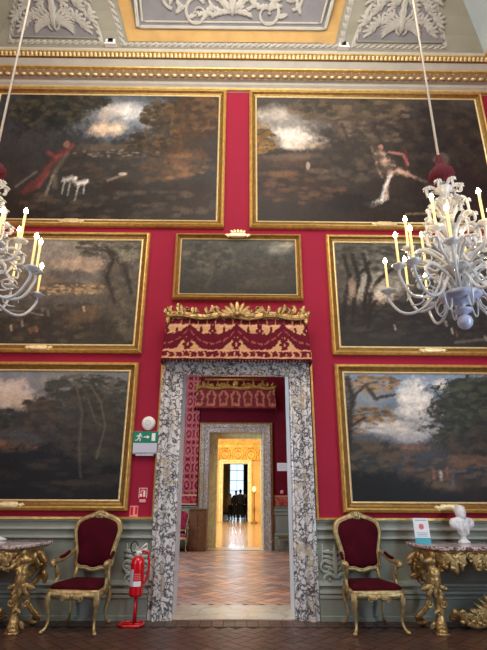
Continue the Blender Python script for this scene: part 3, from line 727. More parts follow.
def pTR(p):
    p.grad(98,222,(58,54,50),(36,29,24))
    p.blob(276,122,36,16,(126,120,112),.9,.6); p.blob(290,145,34,12,(170,158,144),.85,.6,10); p.blob(292,150,14,6,(206,188,166),.8,.6); p.blob(272,116,20,9,(150,132,112),.7,.6)
    p.blob(264,150,14,6,(150,122,84),.6); p.blob(345,120,90,26,(60,52,46),.85,.6,0,.5,.08); p.blob(430,135,60,40,(38,33,32),.95,.5)
    p.blob(290,165,45,8,(66,50,38),.9,.5); p.blob(282,190,50,16,(46,34,28),.9,.5); p.blob(276,178,28,4,(100,70,44),.7,.6); p.blob(315,175,14,3,(120,86,62),.6,.6)
    p.blob(258,140,6,16,(90,64,34),.8,.4,0,.5,.3); p.leaves(262,134,10,8,(120,86,42),.8,.5,.5); p.leaves(276,140,5,10,(70,54,32),.8,.5)
    p.blob(285,128,44,26,(128,124,116),.8,.7); p.blob(296,140,30,10,(196,186,172),.85,.6,8); p.blob(276,118,20,8,(172,162,148),.6,.6); p.blob(312,150,18,5,(170,150,126),.7,.6); p.blob(286,162,34,4,(84,70,58),.8,.5)
    p.dabs(352,112,60,14,150,6,[(64,56,46),(78,66,52),(50,46,40),(90,76,60)],.7,.5,11); p.dabs(372,134,40,12,90,5,[(70,60,50),(52,46,40),(90,78,64)],.6,.5,12)
    p.dabs(264,146,11,12,60,3.5,[(92,70,40),(120,88,46),(64,52,34)],.8,.6,13); p.dabs(440,140,40,36,110,7,[(44,38,34),(34,30,30),(56,48,40)],.7,.6,14); p.dabs(300,192,46,14,70,6,[(60,44,34),(84,60,42),(44,34,28)],.5,.4,15)
    p.dabs(410,205,60,12,60,7,[(46,40,36),(36,30,28)],.5,.4,16); p.blob(300,160,22,4,(96,78,62),.5,.6)
    for k in range(0): p.leaves(310+k*6, 108+8*math.sin(k*1.9), 12, 7, (62+k%4*8, 54+k%3*7, 46), .7, .3, .5)
    for k in range(0): p.leaves(330+k*10, 128+6*math.sin(k*1.3), 10, 5, (84,72,58), .5, .3, .5)
    p.stroke([(372,130),(380,150),(395,170),(410,190)],4,(44,38,34),.8); p.stroke([(340,128),(352,160)],2.5,(46,38,32),.8)
    # pale reclining figure and drapery
    sk = (176,146,122)
    p.stroke([(376,158),(385,170)],6.5,sk,.95); p.stroke([(385,172),(400,177)],4.5,(188,152,128),.95); p.stroke([(400,177),(424,188)],2.6,(170,136,116),.85); p.stroke([(384,174),(380,188),(379,200)],3,(190,156,132),.9)
    p.stroke([(372,158),(372,172),(376,180)],2.2,(180,146,122),.85); p.stroke([(384,156),(398,158),(402,168)],2,(170,110,100),.8); p.blob(377,151,3.6,3.6,(150,110,92),.95)
    p.stroke([(401,155),(400,172)],2.5,(120,50,48),.5); p.stroke([(386,176),(379,188),(374,203),(362,206)],2.6,(206,202,192),.85); p.stroke([(379,200),(366,207),(358,206)],3.2,(190,184,172),.7)
    p.stroke([(370,162),(368,150)],1.6,sk,.6)
    p.blob(345,205,30,10,(30,24,22),.9); p.blob(440,190,40,30,(34,29,28),.9); p.blob(306,170,2.5,5,(170,150,130),.7); p.stroke([(396,215),(416,214)],1.5,(140,126,100),.6); p.blob(434,163,9,9,(88,74,66),.6)
    p.dabs(350,165,40,24,80,6,[(60,52,44),(46,42,38),(74,64,52)],.5,.6,17)
    for tx, ty in ((385,176),(378,166)): p.blob(tx,ty,4,5,sk,.35,.6)
    p.mottle(.14)
def pML(p):
    p.grad(240,345,(112,108,98),(46,42,36))
    p.blob(60,258,80,22,(120,110,98),.8,.6); p.blob(85,268,40,10,(150,128,104),.7,.6); p.blob(40,285,60,14,(100,86,70),.8,.6); p.blob(70,278,28,7,(78,72,68),.85,.5,0,.4,.2)
    p.blob(92,292,42,7,(116,98,74),.85,.5); p.blob(80,295,24,4,(150,124,88),.7,.5,0,.5,.3); p.blob(70,288,22,3,(64,58,52),.8,.4)
    p.blob(120,290,26,52,(62,56,48),.85,.5,0,.4,.1); p.blob(60,330,90,22,(42,38,32),.9,.5)
    p.stroke([(112,300),(106,275),(114,262),(112,248)],2.5,(52,46,40),.9); p.stroke([(128,290),(122,268),(110,254)],2.5,(52,46,38),.9); p.stroke([(116,262),(130,252)],1.6,(50,46,40),.8)
    p.dabs(112,250,34,13,170,4,[(74,70,60),(60,56,48),(90,86,72),(50,48,42)],.75,.5,21); p.dabs(130,300,18,40,90,5,[(70,64,54),(56,50,44),(84,78,64)],.6,.7,22)
    p.dabs(74,293,34,6,70,2.6,[(140,118,86),(84,70,56),(164,140,104),(66,58,50)],.7,.5,23); p.dabs(60,325,70,18,90,6,[(56,50,42),(44,40,36),(76,64,50)],.55,.4,24); p.dabs(20,250,50,10,40,7,[(130,122,108),(100,98,92)],.4,.4,25)
    p.stroke([(116,306),(108,280),(114,264),(108,250)],3,(40,36,32),1.); p.stroke([(132,296),(126,270),(112,254)],3,(40,36,32),1.); p.stroke([(118,264),(132,250)],2,(40,36,32),1.); p.stroke([(110,256),(96,248)],1.8,(44,40,34),1.)
    for k in range(0): p.leaves(82+9*(k%6)+rs2.uniform(-5,5), 246+5*(k//6)+rs2.uniform(-3,3), 7, 4, (64+k%5*8, 62+k%4*7, 52), .75, .5, .6)
    p.blob(128,258,12,9,(136,130,106),.6,.6,0,.5,.3); p.blob(86,318,30,8,(92,72,50),.6,.6,-12)
    for x, y, c in ((86,312,(190,160,130)),(18,330,(206,190,160)),(28,326,(150,140,130)),(42,331,(150,80,60)),(36,333,(120,70,50)),(52,316,(120,110,96)),(46,312,(110,104,90))): p.stroke([(x,y-2),(x+1,y+2)],1.8,c,.7)
    p.stroke([(4,312),(30,314),(48,318)],1.2,(150,140,118),.6); p.mottle(.2,.2)
def pC(p):
    p.grad(240,296,(62,62,56),(40,38,32))
    p.blob(278,250,20,8,(112,108,96),.85,.7); p.blob(285,246,12,4,(140,130,112),.7,.6); p.blob(200,262,34,20,(58,54,46),.8,.6,0,.5,.2)
    p.dabs(206,258,26,16,120,4,[(66,62,52),(52,50,44),(80,74,60),(42,40,36)],.75,.6,31); p.dabs(262,270,32,14,80,4,[(56,52,44),(70,64,52),(44,42,38)],.6,.5,32)
    for k in range(0): p.leaves(190+k*3+rs2.uniform(-6,6), 254+rs2.uniform(-8,14), 7, 5, (48+k%5*7, 46+k%4*6, 38), .7, .4, .6)
    p.blob(272,272,22,10,(52,46,38),.85); p.blob(262,285,34,7,(62,54,42),.6,.6); p.stroke([(208,248),(214,270),(206,288)],2,(70,62,50),.7); p.mottle(.2,.15)
def pMR(p):
    p.grad(245,345,(74,74,66),(38,36,32))
    p.blob(380,262,40,18,(104,100,90),.7,.6); p.blob(372,290,34,20,(142,136,122),.85,.6); p.blob(376,302,22,8,(176,156,134),.75,.6); p.blob(350,300,10,20,(150,132,112),.6,.6)
    p.blob(345,262,16,24,(58,54,46),.8,.5,0,.5,.2); p.blob(400,322,90,24,(34,32,30),.95,.4); p.blob(452,290,44,30,(48,46,42),.85,.5)
    for x0, b in ((352,0),(362,1),(344,2)): p.stroke([(x0-2,326),(x0,300),(x0+4,282),(x0-2,262)],3,(34,28,24),.9)
    p.stroke([(364,330),(366,300),(372,286),(384,274),(398,266)],2.6,(36,30,26),.9); p.stroke([(352,284),(364,268)],1.8,(38,32,28),.85); p.stroke([(370,306),(360,322)],3,(36,30,26),.9)
    p.dabs(366,260,34,16,190,4,[(70,68,58),(56,54,48),(86,82,70),(48,46,42)],.75,.5,41); p.dabs(344,280,10,24,60,4,[(60,56,48),(76,70,58)],.7,.6,42); p.dabs(380,288,16,12,50,3,[(150,144,128),(120,114,100),(84,80,70)],.6,.6,43)
    p.dabs(400,325,80,16,110,6,[(44,42,38),(54,50,44),(36,34,32)],.6,.4,44); p.dabs(455,300,34,24,70,6,[(56,54,48),(44,42,40)],.6,.6,45)
    for x0 in (352,362,344): p.stroke([(x0-2,326),(x0,300),(x0+4,282),(x0-2,258)],3,(30,26,24),1.)
    p.stroke([(364,330),(366,300),(372,286),(384,274),(398,266)],2.8,(32,28,24),1.); p.stroke([(370,306),(360,326)],3.4,(32,28,24),1.); p.stroke([(352,284),(366,266)],2.2,(34,28,24),1.)
    for k in range(0): p.leaves(338+(k*13)%70+rs2.uniform(-5,5), 250+(k//6)*4+rs2.uniform(-3,3), 8, 5, (58+k%5*8, 58+k%4*7, 50), .7, .5, .6)
    p.blob(375,294,12,7,(168,160,142),.5,.6,0,.5,.3); p.blob(350,292,5,12,(176,146,120),.5)
    for x, y, c in ((387,330,(170,150,140)),(437,333,(190,180,160)),(441,336,(120,70,50)),(432,326,(150,140,120)),(466,340,(150,144,130))): p.stroke([(x,y-2),(x+1,y+2)],1.6,c,.7)
    p.stroke([(440,344),(487,338)],2,(110,100,84),.6); p.mottle(.15,.2)
def pBL(p):
    p.grad(368,500,(96,98,100),(22,22,22))
    p.blob(30,385,50,18,(104,106,110),.9,.6); p.blob(28,392,26,16,(178,160,146),.85,.5,0,.4,.12); p.blob(40,404,30,12,(166,146,124),.8,.6); p.blob(6,408,26,14,(156,148,140),.7,.6)
    p.blob(74,382,40,12,(118,112,104),.7,.6); p.blob(14,424,40,12,(44,44,40),.95,.3,0,.6,.3); p.blob(56,420,18,22,(46,40,36),.95,.3,0,.4,.2); p.blob(60,407,12,9,(60,52,44),.9,.4,0,.4)
    p.blob(20,450,42,8,(84,62,46),.8,.6); p.blob(10,446,24,4,(112,78,56),.7,.6); p.blob(100,440,46,54,(40,38,34),.9,.4,0,.4,.12); p.blob(60,478,90,34,(20,20,22),.97,.4)
    p.blob(24,432,36,6,(60,54,48),.8,.5)
    p.dabs(98,390,36,16,190,4,[(58,58,48),(46,46,40),(72,70,58),(40,40,36)],.8,.5,51); p.dabs(100,430,34,40,150,5.5,[(46,44,38),(38,36,32),(56,52,44)],.65,.7,52); p.dabs(18,422,42,10,90,4,[(40,42,38),(52,50,44),(34,34,32)],.8,.6,53)
    p.dabs(58,414,16,18,70,4,[(52,46,40),(64,54,46),(42,38,34)],.8,.7,54); p.dabs(20,448,40,8,50,4,[(92,66,50),(70,54,44),(54,44,38)],.6,.4,55); p.dabs(80,480,60,18,70,7,[(34,32,30),(26,26,26),(48,42,36)],.5,.4,56)
    for k in range(0): p.leaves(60+(k*11)%68+rs2.uniform(-4,4), 376+(k//8)*7+rs2.uniform(-3,3), 8, 5, (50+k%5*7, 50+k%4*6, 42), .75, .5, .6)
    p.leaves(70,384,11,6,(50,50,42),.9,.5); p.leaves(74,396,9,6,(44,44,38),.9,.5)
    p.stroke([(89,480),(88,450),(91,415),(86,385)],1.8,(74,66,54),.8); p.stroke([(102,462),(110,430),(107,405),(98,385)],1.4,(92,82,66),.7); p.stroke([(96,400),(102,425),(109,430)],1.1,(92,80,64),.6); p.stroke([(91,415),(84,398)],1.1,(74,66,54),.6)
    p.blob(84,486,20,4,(60,50,40),.6); p.blob(110,482,16,6,(48,42,36),.5); p.mottle(.12,.15)
    p.stroke([(0,470),(3,470),(3,480),(0,480)],.6,(90,90,88),.5)
def pBR(p):
    p.grad(373,500,(112,122,134),(26,25,24))
    p.blob(400,380,60,14,(104,116,132),.9,.6); p.blob(400,398,16,22,(196,188,174),.95,.45,10,.4,.1); p.blob(408,412,26,16,(178,170,160),.85,.5,0,.4,.12); p.blob(424,386,12,8,(190,184,172),.85,.5,0,.4,.2); p.blob(380,430,36,12,(176,166,152),.85,.6)
    p.blob(360,400,22,30,(120,124,124),.6,.6); p.blob(466,384,14,8,(196,192,182),.85,.5); p.blob(480,376,14,6,(140,150,160),.8,.5); p.blob(400,440,26,8,(140,136,134),.85,.5); p.blob(410,434,9,7,(150,148,148),.8,.5,0,.3)
    p.blob(372,452,34,10,(72,60,48),.95,.4,12,.4,.2); p.blob(402,450,16,5,(112,80,62),.8,.5,0,.5,.3); p.blob(470,424,64,44,(42,42,36),.97,.3,0,.45,.12)
    p.leaves(448,392,30,16,(40,42,34),.97,.2,.5,0,.2); p.leaves(462,402,36,20,(38,40,32),.97,.25,.5,0,.2); p.leaves(430,408,14,7,(46,46,38),.9,.3,.5); p.leaves(430,432,16,14,(38,38,32),.95,.3,.5)
    p.blob(460,452,50,18,(56,42,34),.85,.5); p.blob(450,462,34,8,(84,60,46),.8,.6,-6); p.blob(424,482,44,10,(66,54,42),.8,.6,10); p.blob(424,487,26,5,(92,76,58),.7,.6,12); p.blob(380,492,50,22,(24,23,22),.97,.4,14); p.blob(470,494,44,10,(34,30,28),.9,.5)
    p.blob(474,476,22,10,(78,66,54),.75,.5,-35); p.blob(344,440,9,60,(34,30,27),.9,.5)
    for x, y, r in (): p.leaves(x,y,r,r*.55,(84,70,50),.85,.5,.6); p.leaves(x+2,y-1,r*.6,r*.3,(128,96,62),.6,.6,.6)
    p.stroke([(352,380),(364,388),(370,402),(372,398),(384,396)],1.6,(54,44,38),.9); p.stroke([(346,420),(352,396),(362,384)],1.4,(54,44,38),.85)
    for x, y, c in ((424,478,(190,178,164)),(429,475,(140,80,72)),(434,483,(70,84,112)),(434,476,(62,76,104)),(418,477,(130,92,80))): p.stroke([(x,y-5),(x+.5,y+3)],2.,c,.75)
    p.dabs(458,400,36,24,240,4.2,[(40,44,34),(52,54,42),(34,36,30),(62,62,48)],.8,.6,61); p.dabs(430,428,16,16,90,3.6,[(40,42,34),(54,54,42),(32,32,28)],.85,.6,62); p.dabs(470,440,40,22,130,5,[(44,42,34),(36,34,30),(58,50,40)],.7,.6,63)
    p.dabs(366,384,24,9,90,3.2,[(92,74,52),(124,96,62),(70,58,44),(136,108,74)],.8,.5,64); p.dabs(366,418,20,9,90,3.2,[(92,74,52),(124,96,62),(70,58,44)],.8,.5,65); p.dabs(356,432,8,6,24,2.6,[(110,86,58),(80,64,48)],.7,.5,66)
    p.dabs(400,396,14,16,50,4,[(206,200,188),(186,180,170),(164,162,160)],.45,.7,67); p.dabs(392,428,34,10,60,4,[(180,172,160),(150,148,146),(126,130,134)],.45,.5,68); p.dabs(370,460,36,14,110,4.5,[(60,52,42),(44,40,34),(78,64,50)],.7,.5,69); p.dabs(440,470,44,12,70,5,[(84,64,48),(64,50,40),(100,78,58)],.5,.4,70)
    p.stroke([(346,470),(347,430),(350,400),(344,378)],3.5,(38,32,28),1.); p.stroke([(348,400),(360,386),(368,400),(384,396)],2.2,(44,36,30),1.); p.stroke([(348,430),(360,420)],2,(44,36,30),1.)
    for k in range(0): p.leaves(424+(k*17)%80, 386+(k//9)*12+rs2.uniform(-4,4), 7, 4, (40+k%5*6, 42+k%4*6, 32+k%3*4), .6, .5, .6)
    p.mottle(.12,.15)
rs2 = random.Random(21)
picture(-4.46, -.26, 5.54, 8.39, .135, ((-26,97),(219,98.5),(-26,219),(216,221.5)), pTL, 'large painting of huntsman in red with pale hounds, top row left', -2.72)
picture(.155, 4.39, 5.54, 8.39, .135, ((256,99.5),(474,100.5),(258,222.5),(482,223)), pTR, 'large painting of pale reclining nude figure, top row right, behind chandelier', 2.35)
picture(-4.40, -1.435, 3.41, 5.42, .135, ((-28,240),(143,243),(-38,344),(134,346.5)), pML, 'hazy valley landscape painting in middle row, left, partly behind chandelier', -2.93)
picture(1.385, 4.40, 3.41, 5.42, .135, ((333,245),(490,246),(340,347.5),(500,349)), pMR, 'painting of slender bent trees in middle row, right, behind chandelier arms', 2.86)
picture(-1.025, .985, 4.275, 5.415, .10, ((181,240),(294,242),(179.5,294),(296,295)), pC, 'small very dark landscape painting centred above the doorway pelmet', -.03, 'top')
picture(-4.45, -1.455, 1.255, 3.265, .135, ((-30,369),(132,371),(-46,501),(119,502)), pBL, 'dark landscape painting with dusky clouds, bottom row left, beside exit sign', -3.0)
picture(1.40, 4.42, 1.245, 3.265, .135, ((341,373),(500,373),(352,502),(520,503)), pBR, 'landscape painting with white clouds and two walkers, bottom row right above bust', 2.8)

# ================================================================== ARMCHAIRS
def armchair(cush, gold='goldc'):
    e = empty('armchair')
    # seat rail (serpentine front), local: front is -Y
    def outline(sc=1., n=10):
        fr = [(-.31+.62*i/n, -.27-.02*math.sin(PI*i/n)-.008*math.sin(3*PI*i/n)) for i in range(n+1)]
        return [(x*sc, y*sc) for x, y in fr]+[(.245*sc,.24*sc),(-.245*sc,.24*sc)]
    O = outline(); mb = MB(); n = len(O); rows = []
    for k, (s, z) in enumerate(((.90,.435),(.97,.44),(1.0,.42),(.985,.40),(1.0,.385),(.985,.35),(.9,.345))):
        rows.append([(x*s, y*s, z-(.022*math.sin(PI*(x+.31)/.62)*(-1) if (k >= 4 and y < -.2) else 0)+(0.018*abs(math.cos(PI*x/.31)) if 0 else 0)) for x, y in O])
    mb.grid(rows, True)
    f = lambda x, z, h: (x, -.288-h, .385+z)
    mb.leaf(f,0,-.02,0,.12,.03,.018); mb.leaf(f,0,-.02,PI,.12,.03,.018); mb.ball((0,-.295,.375),(.03,.02,.028))
    for s in (-1,1): mb.scroll(f, s*.1, -.005, 0 if s > 0 else PI, .03, .9, .012, .015, -s, 12)
    mb.build('seat_frame', gold, e)
    # seat cushion
    mb = MB(); rows = []
    for s, z in ((.90,.425),(.93,.45),(.9,.478),(.78,.498),(.5,.51),(.02,.515)): rows.append([(x*s, y*s, z) for x, y in O])
    mb.grid(rows, True); mb.build('seat_cushion', cush, e)
    # legs
    for sx, sy in ((-1,-1),(1,-1),(-1,1),(1,1)):
        x, y = (.275*sx, -.25) if sy < 0 else (.225*sx, .21)
        dx, dy = sx*1., sy*(1. if sy < 0 else .9)
        pts = catmull([(x,y,.40),(x+.018*dx,y+.018*dy,.33),(x+.005*dx,y+.005*dy,.23),(x-.008*dx,y-.012*dy,.13),(x+.006*dx,y+.012*dy,.055),(x+.028*dx,y+.045*dy,.022)], 4)
        m = len(pts); r = [lerp(.036,.016,min(1,i/(m*.6))) if i < m*.72 else lerp(.016,.024,(i-m*.72)/(m*.28)) for i in range(m)]
        l = MB(); l.tube(pts, r, 8); l.ball((x+.034*dx, y+.05*dy, .022), (.024,.026,.022), 8, 6)
        if sy < 0: l.leaf(lambda a, b, h, x=x, y=y: (x+a, y-.035-h*.6, b), 0,.395,-PI/2,.13,.026,.018,0,6)
        l.build('leg', gold, e)
    # back: cartouche outline raked backwards
    H = [(0,1.225),(.05,1.222),(.11,1.195),(.20,1.165),(.262,1.13),(.29,1.06),(.286,.98),(.255,.86),(.232,.76),(.232,.68),(.222,.625),(.17,.60),(.10,.60),(.05,.582),(0,.575)]
    full = H+[(-x,z) for x, z in H[-2:0:-1]]
    C = catmull(full, 3, True)
    rake = lambda z: .225+(z-.5)*.13
    mp = lambda x, z, h: (x, rake(z)-h, z)
    mb = MB(); mb.tube([mp(x, z, .0) for x, z in C], .030, 8, closed=True, flat=.9)
    mb.tube([mp(x*.93, .915+(z-.915)*.935, .022) for x, z in C], .010, 6, closed=True)
    for s in (-1,1): mb.tube([(s*.20,rake(.64),.64),(s*.215,.215,.52),(s*.225,.215,.38)], [.026,.026,.03], 8)
    mb.tube([(-.21,.235,.60),(0,.24,.585),(.21,.235,.60)], .012, 6)
    bf = mb.build('back_frame', gold, e)
    g = MB(); c = lambda x, z, h: (x, rake(z)-.025-h, z)
    for k in range(-2,3): g.leaf(c, k*.012, 1.215, PI/2-k*.6, .055, .018, .02, 0, 5)
    for s in (-1,1):
        g.scroll(c, s*.02, 1.2, PI if s < 0 else 0, .028, .9, .012, .018, -s, 12); g.leaf(c, s*.03, 1.205, (0 if s > 0 else PI)-s*.35, .11, .015, .015, 0, 6)
    g.strip(c, [(-.14,1.185),(-.07,1.2),(0,1.21),(.07,1.2),(.14,1.185)], [.012]*5, .02); g.strip(c, [(0,1.225),(0,1.19)], [.03,.03], .02)
    g.ball((0, rake(1.21)-.03, 1.205), (.035,.022,.028), 8, 6)
    g.build('crest_carving', gold, bf)
    mb = MB(); rows = []
    for s, h in ((.93,-.01),(.90,.03),(.82,.045),(.55,.055),(.02,.058)): rows.append([mp(x*s, .915+(z-.915)*s, h) for x, z in C])
    mb.grid(rows, True)
    rows = [[mp(x*s, .915+(z-.915)*s, h) for x, z in C] for s, h in ((.93,-.01),(.5,-.03),(.02,-.03))]
    mb.grid(rows, True); mb.build('back_cushion', cush, e)
    # arms
    for s in (-1,1):
        a = MB()
        top = catmull([(s*.255,rake(.80)-.01,.80),(s*.275,.16,.765),(s*.30,.03,.715),(s*.325,-.09,.705),(s*.335,-.155,.712),(s*.325,-.185,.695),(s*.315,-.175,.67)], 4)
        a.tube(top, [.020+.012*(i/len(top)) for i in range(len(top))], 8)
        a.ball((s*.33,-.165,.70),(.04,.042,.034),10,7)
        sup = catmull([(s*.325,-.15,.69),(s*.31,-.10,.63),(s*.295,-.06,.57),(s*.305,-.08,.49),(s*.29,-.10,.40)], 4)
        a.tube(sup, .021, 8)
        a.leaf(lambda u, v, h: (s*.305+u, -.13-h+(.69-v)*.25, v), 0,.67,-PI/2,.14,.024,.02,0,6)
        ar = a.build('arm', gold, e)
        p = MB(); pp = catmull([(s*.28,.15,.79),(s*.295,.06,.755),(s*.315,-.03,.74)], 4); p.tube(pp, [.012]+[.022]*(len(pp)-2)+[.012], 8); p.build('arm_pad', cush, ar)
    return e
ch = armchair('velvet'); ch.location = (-1.815, 6.37, 0); ch.rotation_euler[2] = math.radians(-7)
tag(ch, 'gilded armchair in crimson velvet standing between left console table and fire extinguisher', 'armchair', 'gilded crimson armchairs flanking the doorway')
c2 = copy_tree(ch); c2.location = (1.575, 6.37, 0); c2.rotation_euler[2] = math.radians(6)
tag(c2, 'gilded armchair in crimson velvet standing right of the doorway beside the console with bust', 'armchair')
c3 = armchair('velvet2'); c3.scale = (.9,.9,.87); c3.location = (-1.63, 14.3, 0); c3.rotation_euler[2] = math.radians(0)
tag(c3, 'distant gilded chair in pink damask, half hidden by left side of doorway', 'armchair', 'pink damask chairs in second room')
c4 = copy_tree(c3); c4.location = (1.83, 14.3, 0); tag(c4, 'distant gilded chair, only its edge showing at right side of doorway', 'armchair')

# ================================================================== CONSOLE TABLES
def blobs(name, parts, vox, m, parent, extra=None):
    mb = MB()
    for p in parts: mb.ball(p[0], p[1], 12, 9, Matrix.Rotation(p[2][1], 3, p[2][0]) if len(p) > 2 else None)
    if extra: extra(mb)
    o = mb.build(name, m, parent)
    r = o.modifiers.new('remesh','REMESH'); r.mode = 'VOXEL'; r.voxel_size = vox; r.use_smooth_shade = True
    s = o.modifiers.new('smooth','SMOOTH'); s.iterations = 3; s.factor = .5
    return o
def console(sg, label):
    """sg=+1: visible left end; body extends to +X. Mirrored for sg=-1. local origin at wall, under table centre"""
    L = .92     # half length
    e = empty('console_table')
    def fy(x):  # serpentine front (local -Y)
        a = min(1, abs(x)/L)
        if a < .8: return -.70+.03*math.cos(a/.8*PI)*.6
        return lerp(-.70-.018, -.14, ((a-.8)/.2)**1.5)
    xs_ = [-L+2*L*i/48 for i in range(49)]
    def slab2(sc, z0, z1, bev=.012):
        mb = MB(); rows = []
        for s, z in ((sc-bev,z0),(sc,z0+.01),(sc,z1-.012),(sc-bev,z1)): rows.append([(x*s, fy(x)*s, z) for x in xs_]+[(L*s,-.02,z),(-L*s,-.02,z)])
        mb.grid(rows, True); n = len(rows[0]); o = len(mb.v)-n
        mb.f.append(tuple(range(o, o+n))); mb.f.append(tuple(range(n))[::-1]); return mb
    slab2(1.0, .858, .90).build('marble_top', 'tabletop', e, False)
    slab2(.95, .835, .857).build('gilded_moulding', 'gold', e, False)
    # pierced apron of leaves and scrolls following the front
    ap = MB(); rs = random.Random(9)
    def mp(x, z, h): 
        d = .001; yy = fy(x)*.92; return (x*.94, yy-h, z)
    band = [(-L+2*L*i/40*1., .80) for i in range(41)]
    ap.strip(mp, band, [.03]*41, .02)
    for i in range(46):
        x = -L*.95+2*L*.95*i/45; ap.leaf(mp, x, .83, -PI/2+rs.uniform(-.9,.9), rs.uniform(.14,.24), .04, .06, rs.uniform(-1.6,1.6))
    for i in range(18):
        x = -L*.9+2*L*.9*i/17; ap.scroll(mp, x, .75, rs.choice((0,PI)), .05, 1.2, .022, .05, rs.choice((-1,1)), 18)
    for i in range(30): ap.ball(mp(rs.uniform(-L*.93,L*.93), rs.uniform(.66,.82), .03), rs.uniform(.018,.032), 7, 5)
    for x in (0,):
        for k in range(-4,5): ap.leaf(mp, x, .70, -PI/2+k*.35, .17-.01*abs(k), .03, .06, 0, 6)
        ap.ball(mp(x,.72,.05),(.07,.05,.07))
    ap.build('carved_apron', 'goldk', e)
    for s in (-1,1):
        # front leg: caryatid child-like figure above a scrolled tapering leg
        X = s*.79; Y0 = -.52
        lg = MB(); pts = catmull([(X,Y0,.60),(X-s*.00,Y0-.02,.50),(X-s*.03,Y0+.0,.40),(X-s*.04,Y0+.01,.28),(X-s*.02,Y0-.01,.16),(X-s*.01,Y0-.03,.08),(X-s*.0,Y0-.07,.035)], 5)
        n = len(pts); lg.tube(pts, [.085-.040*min(1,i/(n*.35)) if i < n*.35 else .045+.022*abs(math.sin((i/n)*PI*1.6)) for i in range(n)], 10)
        lg.ball((X,Y0-.06,.035),(.06,.06,.035)); lg.box(X-.07,X+.07,Y0-.12,Y0+.02,0,.02)
        lf = lambda u, v, h: (X+u*.9+s*.02, Y0-.035-h, v)
        for k in range(-2,3): lg.leaf(lf, k*.015, .50, -PI/2+k*.45, .16, .03, .035, k*.3)
        for q in (-1,1): lg.scroll(lf, q*.05, .30, -PI/2, .045, 1., .018, .03, q, 16); lg.leaf(lf, s*.03+q*.02, .12, -PI/2+q*.6, .09, .025, .03)
        lg.scroll(lf, .03*s, .20, PI/2, .04, 1., .016, .03, s, 14)
        leg = lg.build('leg', 'goldk', e)
        fg = [((X,Y0-.0,.66),(.062,.05,.085)),((X,Y0-.01,.735),(.075,.055,.05)),((X-s*.01,Y0-.03,.805),(.04,.043,.05)),((X,Y0-.0,.585),(.075,.062,.06)),
              ((X+s*.085,Y0-.02,.735),(.05,.028,.028)),((X+s*.13,Y0-.04,.77),(.026,.026,.05)),((X-s*.085,Y0-.02,.70),(.03,.03,.06)),((X-s*.07,Y0-.06,.645),(.05,.026,.026)),
              ((X-.03,Y0-.045,.60),(.035,.04,.05)),((X+.03,Y0-.045,.60),(.035,.04,.05))]
        blobs('carved_figure', fg, .011, 'goldk', leg)
        # rear/side scroll leg
        X2 = s*.87; Y2 = -.18; b = MB()
        p2 = catmull([(X2-s*.05,Y2-.05,.80),(X2+s*.02,Y2-.02,.70),(X2+s*.03,Y2,.60),(X2-s*.04,Y2,.48),(X2-s*.12,Y2+.0,.38),(X2-s*.12,Y2+.0,.26),(X2-s*.04,Y2,.15),(X2+s*.03,Y2,.10),(X2+s*.03,Y2,.05),(X2-s*.03,Y2,.035)], 5)
        n = len(p2); b.tube(p2, [.045-.018*math.sin(PI*i/n) for i in range(n)], 8, flat=1.3)
        b.tube([(q[0]+s*.03, q[1]-.02, q[2]) for q in p2[8:]], [.016]*(n-8), 6)
        bf = lambda u, v, h: (X2+u, Y2-.05-h, v)
        for k in range(7): b.leaf(bf, rs.uniform(-.06,.06), .80-.035*k, -PI/2+rs.uniform(-1.2,1.2), .15, .035, .05, rs.uniform(-1.5,1.5))
        b.scroll(bf, -s*.0, .62, PI/2, .05, 1.2, .022, .04, s, 18); b.ball((X2+s*.0,Y2-.02,.04),(.07,.06,.04)); b.leaf(bf, 0, .1, 0 if s > 0 else PI, .1, .03, .04)
        b.build('scroll_leg', 'goldk', e)
    # stretcher: great shell of feathers and scrolls low in the middle
    st = MB(); sf = lambda u, v, h: (u, -.36-h, v)
    for k in range(-7,8): st.leaf(sf, k*.02, .10, PI/2-k*.2, .30-.006*abs(k), .035, .05, -k*.05, 10, .12)
    for q in (-1,1):
        st.tube(catmull([(q*.10,-.38,.10),(q*.28,-.42,.05),(q*.42,-.45,.08),(q*.52,-.48,.17),(q*.62,-.54,.22)],5), .032, 8)
        for k in range(9): st.leaf(sf, q*(.16+.045*k), .09+.01*(k%3), PI/2-q*(.2+.1*k), .17-.008*k, .034, .06, -q*.9)
        st.scroll(sf, q*.24, .05, 0 if q > 0 else PI, .07, 1.3, .028, .06, q, 20); st.scroll(sf, q*.45, .10, 0 if q > 0 else PI, .055, 1.3, .024, .06, q, 20)
        for k in range(6): st.ball((q*(.15+.07*k),-.42-.01*k,.08+.02*(k%2)),(.035,.03,.03),8,6)
    st.ball((0,-.40,.12),(.09,.07,.08)); st.box(-.08,.08,-.42,-.3,0,.06)
    st.build('stretcher', 'goldk', e)
    tag(e, label, 'console table', 'gilded console tables against the picture wall')
    return e
k1 = console(1, 'carved gilt console with red marble top, right, holding white bust'); k1.location = (3.08, YB-.09, 0)
k2 = copy_tree(k1); k2.location = (-3.27, YB-.09, 0); tag(k2, 'carved gilt console with red marble top at left edge of the view', 'console table')

